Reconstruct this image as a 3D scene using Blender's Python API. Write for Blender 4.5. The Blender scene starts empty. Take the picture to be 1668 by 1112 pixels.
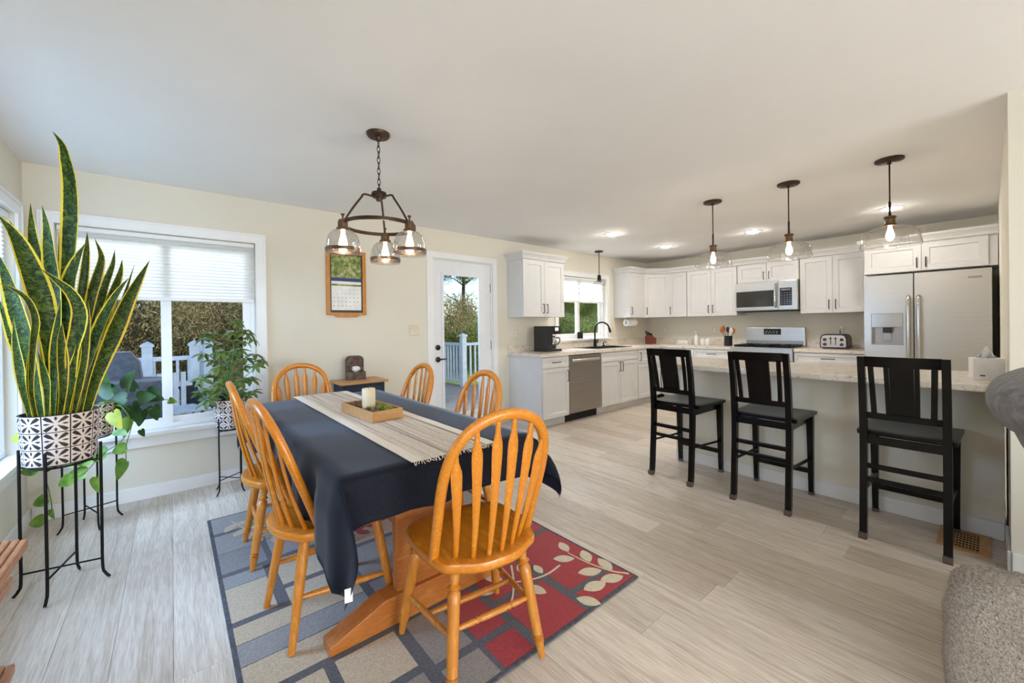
import bpy, bmesh, math, random
from mathutils import Vector, Matrix, noise as mnoise
R_ = math.radians
PI = math.pi
scene = bpy.context.scene
COL = scene.collection
random.seed(11)

# ------------------------------------------------------------------ room measures (metres)
YA, XB, XL, ZC = 4.094, 6.764, -0.74, 2.381      # long wall, kitchen wall, left wall, ceiling
YS = -6.0                                        # living-room wall behind the camera
XE, YE = 3.18, -0.065                            # end of the stub wall beside the bar

# ------------------------------------------------------------------ camera
TH, F_PX, CY, CAM_H, PITCH, ROLL = .7011, 656.27, 533.33, 1.2593, -.0043, -.0137
fw = Vector((math.sin(TH), math.cos(TH), 0)); rt = Vector((math.cos(TH), -math.sin(TH), 0)); upv = Vector((0, 0, 1))
CF = math.cos(PITCH)*fw + math.sin(PITCH)*upv
U1 = math.cos(PITCH)*upv - math.sin(PITCH)*fw
CR = math.cos(ROLL)*rt + math.sin(ROLL)*U1
CU = math.cos(ROLL)*U1 - math.sin(ROLL)*rt
CP = Vector((0, 0, CAM_H))
cam_data = bpy.data.cameras.new('camera'); cam = bpy.data.objects.new('camera', cam_data); COL.objects.link(cam)
cam.matrix_world = Matrix(((CR.x, CU.x, -CF.x, 0), (CR.y, CU.y, -CF.y, 0), (CR.z, CU.z, -CF.z, CAM_H), (0, 0, 0, 1)))
cam_data.sensor_width = 36; cam_data.lens = F_PX/1668*36; cam_data.shift_y = -(556-CY)/1668
cam_data.clip_start = .02; cam_data.clip_end = 300
scene.camera = cam
def at(px, py, Y):
    """world point at depth-plane Y (metres) for a spot measured in the photograph"""
    d = CF + CR*((px-834)/F_PX) + CU*((CY-py)/F_PX)
    return CP + d*(Y/d.y)

# ------------------------------------------------------------------ world, sun, daylight
w = bpy.data.worlds.new('sky'); scene.world = w; w.use_nodes = True
nt = w.node_tree; bg = nt.nodes['Background']
sky = nt.nodes.new('ShaderNodeTexSky'); sky.sky_type = 'NISHITA'; sky.sun_disc = False
sky.sun_elevation = R_(38); sky.sun_rotation = R_(157); sky.air_density = 1.0; sky.dust_density = .15; sky.ozone_density = 1.6
nt.links.new(sky.outputs[0], bg.inputs[0]); bg.inputs[1].default_value = .32
def lamp(name, kind, loc, energy, color, **kw):
    d = bpy.data.lights.new(name, kind); d.energy = energy; d.color = color
    for k, v in kw.items(): setattr(d, k, v)
    o = bpy.data.objects.new(name, d); COL.objects.link(o); o.location = loc
    return o
sun = lamp('sun', 'SUN', (0, 0, 8), 6.0, (1, .93, .82), angle=R_(1))
sun.rotation_euler = Vector((-.30, .72, -.62)).to_track_quat('-Z', 'Y').to_euler()
# area lamps added as daylight, at unseen living-room openings and outside the visible windows
def daylight(name, loc, dirv, sx, sy, e, col):
    o = lamp(name, 'AREA', loc, e, col, shape='RECTANGLE', size=sx, size_y=sy)
    o.rotation_euler = Vector(dirv).to_track_quat('-Z', 'Z').to_euler(); return o
daylight('fill_living', (1.2, YS+.02, 1.35), (0, 1, 0.10), 3.2, 1.9, 330, (.90, .945, 1))  # added lamp, brightens the room from an invented opening
daylight('daylight_left', (XL-.85, 2.9, 1.95), (1, 0, -.75), 2.2, 1.3, 230, (.40, .63, 1))
daylight('fill_left_living', (XL-.30, -1.4, 1.35), (1, 0, 0), 2.2, 1.6, 58, (.90, .94, 1))  # added lamp, brightens the bar side from an invented opening
daylight('daylight_dining', (-.02, YA+.85, 2.12), (0, -1, -.5), 1.3, .65, 20, (.76, .88, 1))
daylight('daylight_kitchen', (4.92, YA+.85, 2.12), (0, -1, -.5), 1.2, .65, 140, (.86, .93, 1))
daylight('daylight_door', (2.70, YA+.75, 2.30), (0, -1, -.9), .75, .3, 45, (.72, .86, 1))
scene.view_settings.view_transform = 'Standard'; scene.view_settings.look = 'None'
scene.view_settings.gamma = 1; scene.view_settings.use_curve_mapping = False
scene.view_settings.exposure = -0.38

# ------------------------------------------------------------------ materials
def lin(c):
    return tuple((v/255/12.92 if v/255 <= .04045 else ((v/255+.055)/1.055)**2.4) for v in c)+(1,)
MATS = {}
def N(nt, t, **kw):
    n = nt.nodes.new(t)
    for k, v in kw.items():
        if k.startswith('i_'): n.inputs[k[2:].replace('_', ' ')].default_value = v
        else: setattr(n, k, v)
    return n
def base(name, col=(200, 200, 200), rough=.5, metal=0, **kw):
    m = bpy.data.materials.new(name); m.use_nodes = True; MATS[name] = m
    b = m.node_tree.nodes['Principled BSDF']
    b.inputs['Base Color'].default_value = lin(col); b.inputs['Roughness'].default_value = rough; b.inputs['Metallic'].default_value = metal
    for k, v in kw.items(): b.inputs[k.replace('_', ' ')].default_value = v
    return m, m.node_tree, b
def ramp(nt, stops, src=None):
    r = nt.nodes.new('ShaderNodeValToRGB'); e = r.color_ramp.elements
    while len(e) > 1: e.remove(e[-1])
    e[0].position = stops[0][0]; e[0].color = lin(stops[0][1])
    for p, c in stops[1:]:
        x = e.new(p); x.color = lin(c)
    if src: nt.links.new(src, r.inputs[0])
    return r
def coords(nt, kind='Object', scale=(1, 1, 1), rand=False):
    tc = nt.nodes.new('ShaderNodeTexCoord'); mp = nt.nodes.new('ShaderNodeMapping')
    nt.links.new(tc.outputs[kind], mp.inputs[0]); mp.inputs['Scale'].default_value = scale
    if rand:
        oi = nt.nodes.new('ShaderNodeObjectInfo'); mu = N(nt, 'ShaderNodeMath', operation='MULTIPLY'); mu.inputs[1].default_value = 37
        nt.links.new(oi.outputs['Random'], mu.inputs[0]); nt.links.new(mu.outputs[0], mp.inputs['Location'])
    return mp.outputs[0]
def noise_tex(nt, vec, scale, detail=4, rough=.55, dist=0):
    n = N(nt, 'ShaderNodeTexNoise'); n.inputs['Scale'].default_value = scale; n.inputs['Detail'].default_value = detail
    n.inputs['Roughness'].default_value = rough; n.inputs['Distortion'].default_value = dist
    nt.links.new(vec, n.inputs['Vector']); return n.outputs[0]
def bump(nt, b, src, strength=.2, dist=.002):
    bp = nt.nodes.new('ShaderNodeBump'); bp.inputs['Strength'].default_value = strength; bp.inputs['Distance'].default_value = dist
    nt.links.new(src, bp.inputs['Height']); nt.links.new(bp.outputs[0], b.inputs['Normal'])
def mixc(nt, fac, a, b, mode='MIX'):
    m = N(nt, 'ShaderNodeMix', data_type='RGBA', blend_type=mode)
    for s, v in ((0, fac), (6, a), (7, b)):
        if hasattr(v, 'is_linked'): nt.links.new(v, m.inputs[s])
        else: m.inputs[s].default_value = v
    return m.outputs[2]
def plain(name, col, rough=.5, metal=0, var=.03, scale=8, **kw):
    """plain colour with a faint mottled variation so nothing is perfectly flat"""
    m, nt, b = base(name, col, rough, metal, **kw)
    n = noise_tex(nt, coords(nt), scale, 3)
    lo = tuple(v*(1-var) for v in col); hi = tuple(min(255, v*(1+var)) for v in col)
    r = ramp(nt, ((.35, lo), (.65, hi)), n); nt.links.new(r.outputs[0], b.inputs['Base Color'])
    return m
def wood(name, cols, rough=.35, scale=(14, 1.2, 14), rand=True, ns=3.0, bmp=.08, coat=0):
    m, nt, b = base(name, cols[0], rough)
    v = coords(nt, 'Object', scale, rand)
    n = noise_tex(nt, v, ns, 6, .6, 1.2)
    k = len(cols)
    r = ramp(nt, [(.28+.44*i/(k-1), c) for i, c in enumerate(cols)], n); nt.links.new(r.outputs[0], b.inputs['Base Color'])
    bump(nt, b, n, bmp); b.inputs['Coat Weight'].default_value = coat
    return m
plain('wall', (226, 220, 205), .85, var=.008, scale=1.5)
plain('ceiling', (248, 247, 246), .9, var=.006, scale=1.5)
plain('trim', (240, 240, 240), .45, var=.008)
plain('door_paint', (232, 235, 240), .4, var=.008)
plain('cabinet', (218, 217, 216), .4, var=.008)
plain('bar_panel', (238, 231, 215), .7, var=.01)
plain('black_metal', (24, 22, 24), .45, .6)
plain('black_wood', (3, 3, 3), .26, 0, Specular_IOR_Level=.32)
plain('bronze', (70, 54, 44), .42, .75, var=.12)
plain('brass_band', (104, 82, 64), .38, .8, var=.1)
plain('handle', (62, 58, 56), .35, .85)
plain('black_plastic', (28, 28, 31), .35)
plain('dark_gap', (14, 13, 13), .7)
plain('white_plastic', (238, 236, 230), .4)
plain('ivory_plastic', (222, 212, 188), .4)
plain('paper', (240, 239, 236), .8)
plain('chrome', (200, 198, 195), .18, 1, var=.01)
plain('pad_silver', (112, 104, 102), .4, .6)
plain('pad_brown', (96, 60, 52), .7)
plain('navy_box', (30, 44, 66), .6)
plain('candle', (226, 214, 182), .55, Subsurface_Weight=.2)
plain('moss', (104, 112, 40), .95, var=.35, scale=60)
plain('pinecone', (92, 66, 46), .9, var=.4, scale=50)
plain('rust_block', (112, 50, 38), .35, var=.15, scale=20)
plain('soil', (40, 30, 24), .95, var=.3, scale=40)
plain('copper', (186, 170, 156), .3, .6)
plain('blue_print', (34, 60, 116), .5)
plain('ink', (116, 116, 124), .8)
plain('red_star', (140, 52, 40), .6)
plain('grey_wood', (92, 78, 66), .8, var=.25, scale=25)
plain('spoon_wood', (168, 98, 52), .6, var=.1)
plain('deck_white', (226, 232, 242), .6)
plain('grill_cover', (66, 72, 84), .8, var=.08, scale=5)
plain('deck_chair_dark', (44, 46, 52), .7)
plain('deck_grey', (150, 146, 140), .8, var=.06)
plain('bark', (84, 68, 54), .95, var=.35, scale=12)
plain('rug_binding', (84, 84, 90), .95, var=.15, scale=60)
# stainless steel
m, nt, b = base('steel', (196, 194, 190), .32, 1)
v = coords(nt, 'Object', (.6, 1, 90)); n = noise_tex(nt, v, 3, 3); r = ramp(nt, ((.3, (196, 194, 191)), (.7, (206, 204, 201))), n); nt.links.new(r.outputs[0], b.inputs['Base Color'])
m, nt, b = base('steel_dark', (150, 146, 142), .34, 1)
v = coords(nt, 'Object', (.6, 1, 90)); n = noise_tex(nt, v, 3, 3); r = ramp(nt, ((.3, (150, 145, 140)), (.7, (172, 167, 162))), n); nt.links.new(r.outputs[0], b.inputs['Base Color'])
m, nt, b = base('screen_black', (16, 17, 19), .12)
m, nt, b = base('dark_glass', (52, 50, 48), .06)
wood('oak', ((220, 142, 40), (204, 122, 26), (228, 158, 58)), .32, (16, 2.2, 16), coat=.3)
wood('oak_leg', ((212, 142, 54), (196, 122, 38), (220, 156, 72)), .35, (18, 18, 2), coat=.25)
wood('oak_table', ((196, 124, 56), (178, 104, 42), (206, 138, 70)), .4, (2, 14, 14), coat=.2)
wood('oak_frame', ((206, 142, 62), (188, 120, 44), (216, 156, 76)), .4, (14, 14, 2))
wood('pale_wood', ((206, 158, 104), (192, 142, 88), (216, 172, 120)), .5, (3, 14, 14))
wood('pine', ((196, 140, 92), (176, 116, 70), (208, 156, 108)), .4, (12, 2, 12))
wood('deck_board', ((168, 160, 150), (150, 142, 134), (180, 174, 164)), .8, (1.5, 14, 14))
# vinyl plank floor: per-plank tone plus grain along the plank
m, nt, b = base('plank', (180, 165, 148), .42)
v = coords(nt, 'Object', (11, .55, 1), True); n1 = noise_tex(nt, v, 3.0, 7, .62, .9)
r1 = ramp(nt, ((.22, (192, 172, 152)), (.40, (220, 207, 192)), (.56, (236, 226, 214)), (.68, (226, 213, 198)), (.82, (204, 186, 166))), n1)
v2 = coords(nt, 'Object', (60, 2.5, 1), True); n2 = noise_tex(nt, v2, 4, 4)
r2 = ramp(nt, ((.35, (220, 216, 212)), (.6, (255, 255, 255))), n2)
oi = nt.nodes.new('ShaderNodeObjectInfo'); r3 = ramp(nt, ((0, (226, 222, 216)), (.5, (244, 243, 240)), (1, (255, 253, 250))), oi.outputs['Random'])
c = mixc(nt, .8, r1.outputs[0], r2.outputs[0], 'MULTIPLY'); c = mixc(nt, 1.0, c, r3.outputs[0], 'MULTIPLY')
nt.links.new(c, b.inputs['Base Color']); bump(nt, b, n2, .06, .001)
# granite
m, nt, b = base('granite', (205, 195, 180), .18)
v = coords(nt); n1 = noise_tex(nt, v, 22, 8, .7, .4); r1 = ramp(nt, ((.26, (112, 92, 80)), (.36, (190, 168, 146)), (.46, (230, 219, 204)), (.62, (226, 218, 208)), (.78, (176, 160, 150))), n1)
n2 = noise_tex(nt, v, 140, 3); r2 = ramp(nt, ((.34, (90, 82, 80)), (.42, (255, 255, 255))), n2)
c = mixc(nt, .35, r1.outputs[0], r2.outputs[0], 'MULTIPLY'); nt.links.new(c, b.inputs['Base Color'])
# fabrics
def fabric(name, c1, c2, scale=180, rough=.95, bs=.4, bd=.003, sheen=.3):
    m, nt, b = base(name, c1, rough); v = coords(nt)
    n = noise_tex(nt, v, scale, 3); r = ramp(nt, ((.36, c1), (.64, c2)), n); nt.links.new(r.outputs[0], b.inputs['Base Color'])
    bump(nt, b, n, bs, bd); b.inputs['Sheen Weight'].default_value = sheen; return m
nb = fabric('navy_cloth', (12, 18, 36), (19, 28, 52), 90, .72, .15, .001, .6).node_tree.nodes['Principled BSDF']
nb.inputs['Sheen Tint'].default_value = (.78, .86, 1, 1); nb.inputs['Sheen Roughness'].default_value = .35
fabric('grey_microfibre', (98, 95, 97), (132, 127, 126), 30, .9, .5, .008, .1)
fabric('throw', (164, 152, 138), (206, 196, 182), 190, 1, 1, .012, .1)
fabric('rug_grey', (116, 116, 120), (142, 140, 140), 140, 1, .6, .003)
fabric('rug_beige', (176, 160, 136), (202, 186, 160), 140, 1, .6, .003)
fabric('rug_blue', (132, 131, 132), (154, 153, 152), 140, 1, .6, .003)
fabric('rug_taupe', (126, 120, 114), (148, 140, 132), 140, 1, .6, .003)
fabric('rug_red', (150, 22, 32), (178, 36, 44), 140, 1, .6, .003)
fabric('rug_charcoal', (70, 70, 78), (92, 92, 98), 140, 1, .6, .003)
fabric('rug_cream', (208, 194, 164), (226, 214, 188), 140, 1, .5, .003)
fabric('grill_fabric', (66, 72, 84), (84, 90, 102), 20, .8, .3, .01)
# woven runner: stripes along its length with little dark flecks
m, nt, b = base('runner', (214, 200, 182), .95)
v = coords(nt, 'Object', (1, .02, 1)); n1 = noise_tex(nt, v, 34, 3); r1 = ramp(nt, ((.32, (150, 138, 128)), (.46, (206, 192, 176)), (.56, (226, 214, 198)), (.7, (190, 172, 158))), n1)
v2 = coords(nt, 'Object', (60, 260, 1)); n2 = noise_tex(nt, v2, 1, 2); r2 = ramp(nt, ((.3, (170, 165, 162)), (.5, (255, 255, 255))), n2)
c = mixc(nt, .7, r1.outputs[0], r2.outputs[0], 'MULTIPLY'); nt.links.new(c, b.inputs['Base Color']); bump(nt, b, n2, .4, .002)
fabric('runner_edge', (220, 206, 186), (232, 220, 202), 200, .95, .3, .001)
# glass: clear pane that mirrors at glancing angles
def glass(name, tint=(1, 1, 1, 1), f0=.04, f1=.75):
    m = bpy.data.materials.new(name); m.use_nodes = True; MATS[name] = m; nt = m.node_tree
    for n in list(nt.nodes): nt.nodes.remove(n)
    o = N(nt, 'ShaderNodeOutputMaterial'); t = N(nt, 'ShaderNodeBsdfTransparent'); g = N(nt, 'ShaderNodeBsdfGlossy'); mx = N(nt, 'ShaderNodeMixShader')
    t.inputs[0].default_value = tint; g.inputs['Roughness'].default_value = .01
    lw = N(nt, 'ShaderNodeLayerWeight'); lw.inputs[0].default_value = .5
    mr = N(nt, 'ShaderNodeMapRange'); mr.inputs['To Min'].default_value = f0; mr.inputs['To Max'].default_value = f1
    pw = N(nt, 'ShaderNodeMath', operation='POWER'); pw.inputs[1].default_value = 3.5
    nt.links.new(lw.outputs['Facing'], pw.inputs[0]); nt.links.new(pw.outputs[0], mr.inputs['Value'])
    nt.links.new(mr.outputs[0], mx.inputs[0]); nt.links.new(t.outputs[0], mx.inputs[1]); nt.links.new(g.outputs[0], mx.inputs[2])
    nt.links.new(mx.outputs[0], o.inputs[0])
glass('window_glass', (.97, .98, .98, 1)); glass('lamp_glass', (.965, .96, .95, 1), .13, .65)
glass('carafe_glass', (.75, .74, .72, 1), .1)
# pleated shade cloth: daylight passes through
m, nt, b = base('shade_cloth', (244, 243, 240), .9)
tr = N(nt, 'ShaderNodeBsdfTranslucent'); tr.inputs[0].default_value = (.95, .94, .92, 1); mx = N(nt, 'ShaderNodeMixShader'); mx.inputs[0].default_value = .6
out = nt.nodes['Material Output']; nt.links.new(b.outputs[0], mx.inputs[1]); nt.links.new(tr.outputs[0], mx.inputs[2]); nt.links.new(mx.outputs[0], out.inputs[0])
def emit(name, col, s):
    m, nt, b = base(name, (255, 255, 255), .5); b.inputs['Emission Color'].default_value = col; b.inputs['Emission Strength'].default_value = s
emit('bulb', (1, .86, .70, 1), 100); emit('can_glow', (1, .94, .85, 1), 310); emit('lcd', (.5, .62, .9, 1), .12)
# printed pictures (flat print on the calendar)
m, nt, b = base('calendar_photo', (90, 130, 60), .6); v = coords(nt)
n1 = noise_tex(nt, v, 26, 6, .7); r1 = ramp(nt, ((.3, (52, 66, 40)), (.45, (110, 132, 62)), (.55, (168, 168, 90)), (.66, (196, 196, 190)), (.75, (70, 66, 60))), n1); nt.links.new(r1.outputs[0], b.inputs['Base Color'])
# snake plant leaf: yellow margins, dark cross bands
m, nt, b = base('snake_leaf', (40, 80, 30), .5, Specular_IOR_Level=.25)
uv = N(nt, 'ShaderNodeUVMap'); sp = N(nt, 'ShaderNodeSeparateXYZ'); nt.links.new(uv.outputs[0], sp.inputs[0])
ab = N(nt, 'ShaderNodeMath', operation='SUBTRACT'); ab.inputs[1].default_value = .5; nt.links.new(sp.outputs[0], ab.inputs[0])
a2 = N(nt, 'ShaderNodeMath', operation='ABSOLUTE'); nt.links.new(ab.outputs[0], a2.inputs[0])
mp = N(nt, 'ShaderNodeMapping'); nt.links.new(uv.outputs[0], mp.inputs[0]); mp.inputs['Scale'].default_value = (3, 34, 1)
oi = nt.nodes.new('ShaderNodeObjectInfo'); mu = N(nt, 'ShaderNodeMath', operation='MULTIPLY'); mu.inputs[1].default_value = 50; nt.links.new(oi.outputs['Random'], mu.inputs[0]); nt.links.new(mu.outputs[0], mp.inputs['Location'])
n1 = noise_tex(nt, mp.outputs[0], 1.1, 3, .6, 1.5); r1 = ramp(nt, ((.38, (18, 34, 10)), (.5, (46, 70, 20)), (.66, (92, 112, 34))), n1)
wob = N(nt, 'ShaderNodeMath', operation='MULTIPLY_ADD'); wob.inputs[1].default_value = .06; nt.links.new(n1, wob.inputs[0]); nt.links.new(a2.outputs[0], wob.inputs[2])
gt = N(nt, 'ShaderNodeMath', operation='GREATER_THAN'); gt.inputs[1].default_value = .425; nt.links.new(wob.outputs[0], gt.inputs[0])
c = mixc(nt, gt.outputs[0], r1.outputs[0], lin((226, 200, 62))); nt.links.new(c, b.inputs['Base Color'])
def leafmat(name, c1, c2, rough=.4, sc=14, trans=.25):
    m, nt, b = base(name, c1, rough); n = noise_tex(nt, coords(nt, 'Object', (1, 1, 1), True), sc, 3)
    r = ramp(nt, ((.35, c1), (.65, c2)), n); nt.links.new(r.outputs[0], b.inputs['Base Color'])
    t = N(nt, 'ShaderNodeBsdfTranslucent'); nt.links.new(r.outputs[0], t.inputs[0]); mx = N(nt, 'ShaderNodeMixShader'); mx.inputs[0].default_value = trans
    nt.links.new(b.outputs[0], mx.inputs[1]); nt.links.new(t.outputs[0], mx.inputs[2]); nt.links.new(mx.outputs[0], nt.nodes['Material Output'].inputs[0])
leafmat('pothos_leaf', (84, 128, 44), (140, 172, 70)); leafmat('pothos_dark', (44, 72, 36), (66, 100, 46)); leafmat('pothos_yellow', (206, 190, 60), (150, 168, 62))
leafmat('scheff_leaf', (62, 84, 34), (116, 138, 66)); leafmat('vine', (96, 130, 60), (120, 150, 70))
leafmat('tree_leaf', (104, 122, 58), (150, 160, 88), .8, 16, .35); leafmat('tree_leaf_brown', (112, 104, 74), (176, 164, 122), .9, 16, .3); leafmat('tree_leaf_bright', (122, 138, 82), (164, 176, 116), .8, 16, .4)
leafmat('grass', (96, 128, 52), (140, 164, 72), .95, 1.5, 0)
# ceramic pot: black flower tiles on blush white
m, nt, b = base('pot_pattern', (226, 208, 200), .5)
uv = N(nt, 'ShaderNodeUVMap'); vm = N(nt, 'ShaderNodeVectorMath', operation='FRACTION'); nt.links.new(uv.outputs[0], vm.inputs[0])
vs = N(nt, 'ShaderNodeVectorMath', operation='SUBTRACT'); vs.inputs[1].default_value = (.5, .5, 0); nt.links.new(vm.outputs[0], vs.inputs[0])
sp = N(nt, 'ShaderNodeSeparateXYZ'); nt.links.new(vs.outputs[0], sp.inputs[0])
def MA(op, a, b_=None, nt=nt):
    n = N(nt, 'ShaderNodeMath', operation=op)
    for i, v in enumerate((a, b_)):
        if v is None: continue
        if hasattr(v, 'is_linked'): nt.links.new(v, n.inputs[i])
        else: n.inputs[i].default_value = v
    return n.outputs[0]
rad = MA('SQRT', MA('ADD', MA('MULTIPLY', sp.outputs[0], sp.outputs[0]), MA('MULTIPLY', sp.outputs[1], sp.outputs[1])))
ang = MA('ARCTAN2', sp.outputs[1], sp.outputs[0])
pet = MA('GREATER_THAN', MA('ABSOLUTE', MA('COSINE', MA('MULTIPLY', ang, 4.0))), MA('ADD', MA('ADD', .62, MA('MULTIPLY', MA('COSINE', MA('MULTIPLY', ang, 4.0)), .2)), MA('MULTIPLY', MA('ABSOLUTE', MA('SUBTRACT', rad, .32)), 1.6)))
petal = MA('MULTIPLY', pet, MA('MULTIPLY', MA('GREATER_THAN', rad, .10), MA('LESS_THAN', rad, .56)))
line = MA('GREATER_THAN', MA('MAXIMUM', MA('ABSOLUTE', sp.outputs[0]), MA('ABSOLUTE', sp.outputs[1])), .475)
c = mixc(nt, MA('MAXIMUM', petal, line), lin((228, 214, 206)), lin((40, 34, 34))); nt.links.new(c, b.inputs['Base Color'])

# ------------------------------------------------------------------ mesh helpers
def newbm(): return bmesh.new()
def box(bm, x0, x1, y0, y1, z0, z1, bev=0, seg=2):
    g = bmesh.ops.create_cube(bm, size=1)['verts']
    for v in g: v.co = Vector(((x0+x1)/2+v.co.x*(x1-x0), (y0+y1)/2+v.co.y*(y1-y0), (z0+z1)/2+v.co.z*(z1-z0)))
    if bev:
        es = list({e for v in g for e in v.link_edges})
        bmesh.ops.bevel(bm, geom=es, offset=bev, segments=seg, affect='EDGES', profile=.6)
    return bm
def tube(bm, pts, rad, n=8, cap=True, flat=1.0, up=None):
    """sweep a circle (or flattened ellipse) along pts; rad is a number or list"""
    pts = [Vector(p) for p in pts]; k = len(pts)
    rs = rad if isinstance(rad, (list, tuple)) else [rad]*k
    rings = []; prev = None
    for i, p in enumerate(pts):
        t = (pts[min(i+1, k-1)]-pts[max(i-1, 0)]).normalized()
        if prev is None:
            a = Vector(up) if up else (Vector((0, 0, 1)) if abs(t.z) < .9 else Vector((1, 0, 0)))
        else: a = prev
        a = (a-t*a.dot(t)).normalized(); prev = a; b_ = t.cross(a)
        rings.append([bm.verts.new(p+(a*math.cos(2*PI*j/n)*flat+b_*math.sin(2*PI*j/n))*rs[i]) for j in range(n)])
    for i in range(k-1):
        for j in range(n): bm.faces.new((rings[i][j], rings[i][(j+1) % n], rings[i+1][(j+1) % n], rings[i+1][j]))
    if cap:
        bm.faces.new(rings[0][::-1]); bm.faces.new(rings[-1])
    return bm
def lathe(bm, prof, n=24, c=(0, 0, 0), close=False):
    """revolve (r, z) profile about the vertical through c"""
    rings = []
    for r, z in prof:
        if r < 1e-5: rings.append([bm.verts.new((c[0], c[1], c[2]+z))])
        else: rings.append([bm.verts.new((c[0]+r*math.cos(2*PI*j/n), c[1]+r*math.sin(2*PI*j/n), c[2]+z)) for j in range(n)])
    pairs = list(zip(rings, rings[1:]))+([(rings[-1], rings[0])] if close else [])
    for a, b_ in pairs:
        for j in range(n):
            q = [a[j % len(a)], a[(j+1) % len(a)], b_[(j+1) % len(b_)], b_[j % len(b_)]]
            u = []
            for x in q:
                if x not in u: u.append(x)
            if len(u) > 2:
                try: bm.faces.new(u)
                except ValueError: pass
    return bm
def prism(bm, outline, z0, z1, bev=0):
    """extrude an (x, y) outline between z0 and z1"""
    b0 = [bm.verts.new((x, y, z0)) for x, y in outline]; b1 = [bm.verts.new((x, y, z1)) for x, y in outline]
    n = len(outline); f0 = bm.faces.new(b0[::-1]); f1 = bm.faces.new(b1)
    for i in range(n): bm.faces.new((b0[i], b0[(i+1) % n], b1[(i+1) % n], b1[i]))
    if bev:
        bmesh.ops.bevel(bm, geom=list(set(f0.edges) | set(f1.edges)), offset=bev, segments=2, affect='EDGES', profile=.6)
    return bm
def xf(bm, mat): bmesh.ops.transform(bm, matrix=mat, verts=bm.verts); return bm
def mesh(name, bm, mat, smooth=False, ang=None):
    bmesh.ops.recalc_face_normals(bm, faces=bm.faces)
    me = bpy.data.meshes.new(name); bm.to_mesh(me); bm.free()
    me.materials.append(MATS[mat])
    if smooth or ang:
        me.shade_smooth()
        if ang: me.set_sharp_from_angle(angle=R_(ang))
    return me
def obj(name, bm, mat, parent=None, smooth=False, ang=None, loc=None, rz=0, label=None):
    me = bm if isinstance(bm, bpy.types.Mesh) else mesh(name, bm, mat, smooth, ang)
    o = bpy.data.objects.new(name, me); COL.objects.link(o); o.parent = parent
    if loc is not None: o.location = loc
    if rz: o.rotation_euler = (0, 0, rz)
    if label: o['label'] = label
    return o
def tag(o, label, cat, group=None):
    o['label'] = label; o['category'] = cat
    if group: o['group'] = group
    return o
def thing(name, label, cat, loc=(0, 0, 0), rz=0, group=None):
    o = bpy.data.objects.new(name, None); COL.objects.link(o); o.location = loc; o.rotation_euler = (0, 0, rz); o.empty_display_size = .1
    return tag(o, label, cat, group)
def struct(name, bm, mat, parent=None, **kw):
    o = obj(name, bm, mat, parent, **kw)
    if parent is None: o['kind'] = 'structure'
    return o
def sroot(name, loc=(0, 0, 0)):
    o = bpy.data.objects.new(name, None); COL.objects.link(o); o.location = loc; o['kind'] = 'structure'; return o
def copy_tree(o, parent=None):
    c = o.copy(); COL.objects.link(c); c.parent = parent
    for ch in list(o.children): copy_tree(ch, c)
    return c
def B(*a, **k): return box(newbm(), *a, **k)
def spline(pts, n):
    """Catmull-Rom through pts"""
    P = [Vector(p) for p in pts]; P = [P[0]*2-P[1]]+P+[P[-1]*2-P[-2]]; out = []
    segs = len(P)-3
    for i in range(n):
        t = i/(n-1)*segs; s = min(int(t), segs-1); u = t-s; a, b_, c, d = P[s:s+4]
        out.append(.5*((2*b_)+(c-a)*u+(2*a-5*b_+4*c-d)*u*u+(3*b_-a-3*c+d)*u**3))
    return out
def tell(o, label): o['label'] = label; return o


# ================================================================== THE SETTING
def wall_grid(name, axis, plane, thick, u0, u1, z0, z1, holes, mat='wall'):
    """wall with rectangular openings, one connected mesh; axis 'x': runs along X at Y=plane (thickness towards +), axis 'y': runs along Y at X=plane"""
    us = sorted({u0, u1, *[h[0] for h in holes], *[h[1] for h in holes]}); zs = sorted({z0, z1, *[h[2] for h in holes], *[h[3] for h in holes]})
    solid = lambda i, j: 0 <= i < len(us)-1 and 0 <= j < len(zs)-1 and not any(h[0]-1e-6 <= us[i] and us[i+1] <= h[1]+1e-6 and h[2]-1e-6 <= zs[j] and zs[j+1] <= h[3]+1e-6 for h in holes)
    bm = newbm(); vv = {}
    def V(i, j, s):
        if (i, j, s) not in vv:
            p = plane+(thick if s else 0)
            vv[i, j, s] = bm.verts.new((us[i], p, zs[j]) if axis == 'x' else (p, us[i], zs[j]))
        return vv[i, j, s]
    for i in range(len(us)-1):
        for j in range(len(zs)-1):
            if not solid(i, j): continue
            c = ((i, j), (i+1, j), (i+1, j+1), (i, j+1))
            for s in (0, 1): bm.faces.new([V(a, b_, s) for a, b_ in (c if s else c[::-1])])
            for (a, b_), (di, dj) in zip(((c[0], c[1]), (c[1], c[2]), (c[2], c[3]), (c[3], c[0])), ((0, -1), (1, 0), (0, 1), (-1, 0))):
                if not solid(i+di, j+dj): bm.faces.new((V(*a, 0), V(*b_, 0), V(*b_, 1), V(*a, 1)))
    return struct(name, bm, mat)
W1 = (-.60, .558, .50, 2.0); W3 = (4.345, 5.50, 1.045, 2.0); D1 = (2.27, 3.13, -.01, 2.05); W2 = (2.1, 3.9, .50, 2.0)
wall_grid('wall_back', 'x', YA, .14, XL-.14, XB+.14, 0, ZC, [W1, D1, W3])
wall_grid('wall_left', 'y', XL, -.14, YS, YA, 0, ZC, [W2, (-2.5, -.3, .5, 2.1)])
wall_grid('wall_kitchen', 'y', XB, .14, YE-.13, YA, 0, ZC, [])
struct('wall_right', B(XE, XB, YE-.13, YE, 0, ZC), 'wall')
struct('wall_living', B(XE, XE+.13, YS, YE-.13, 0, ZC), 'wall')
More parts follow.
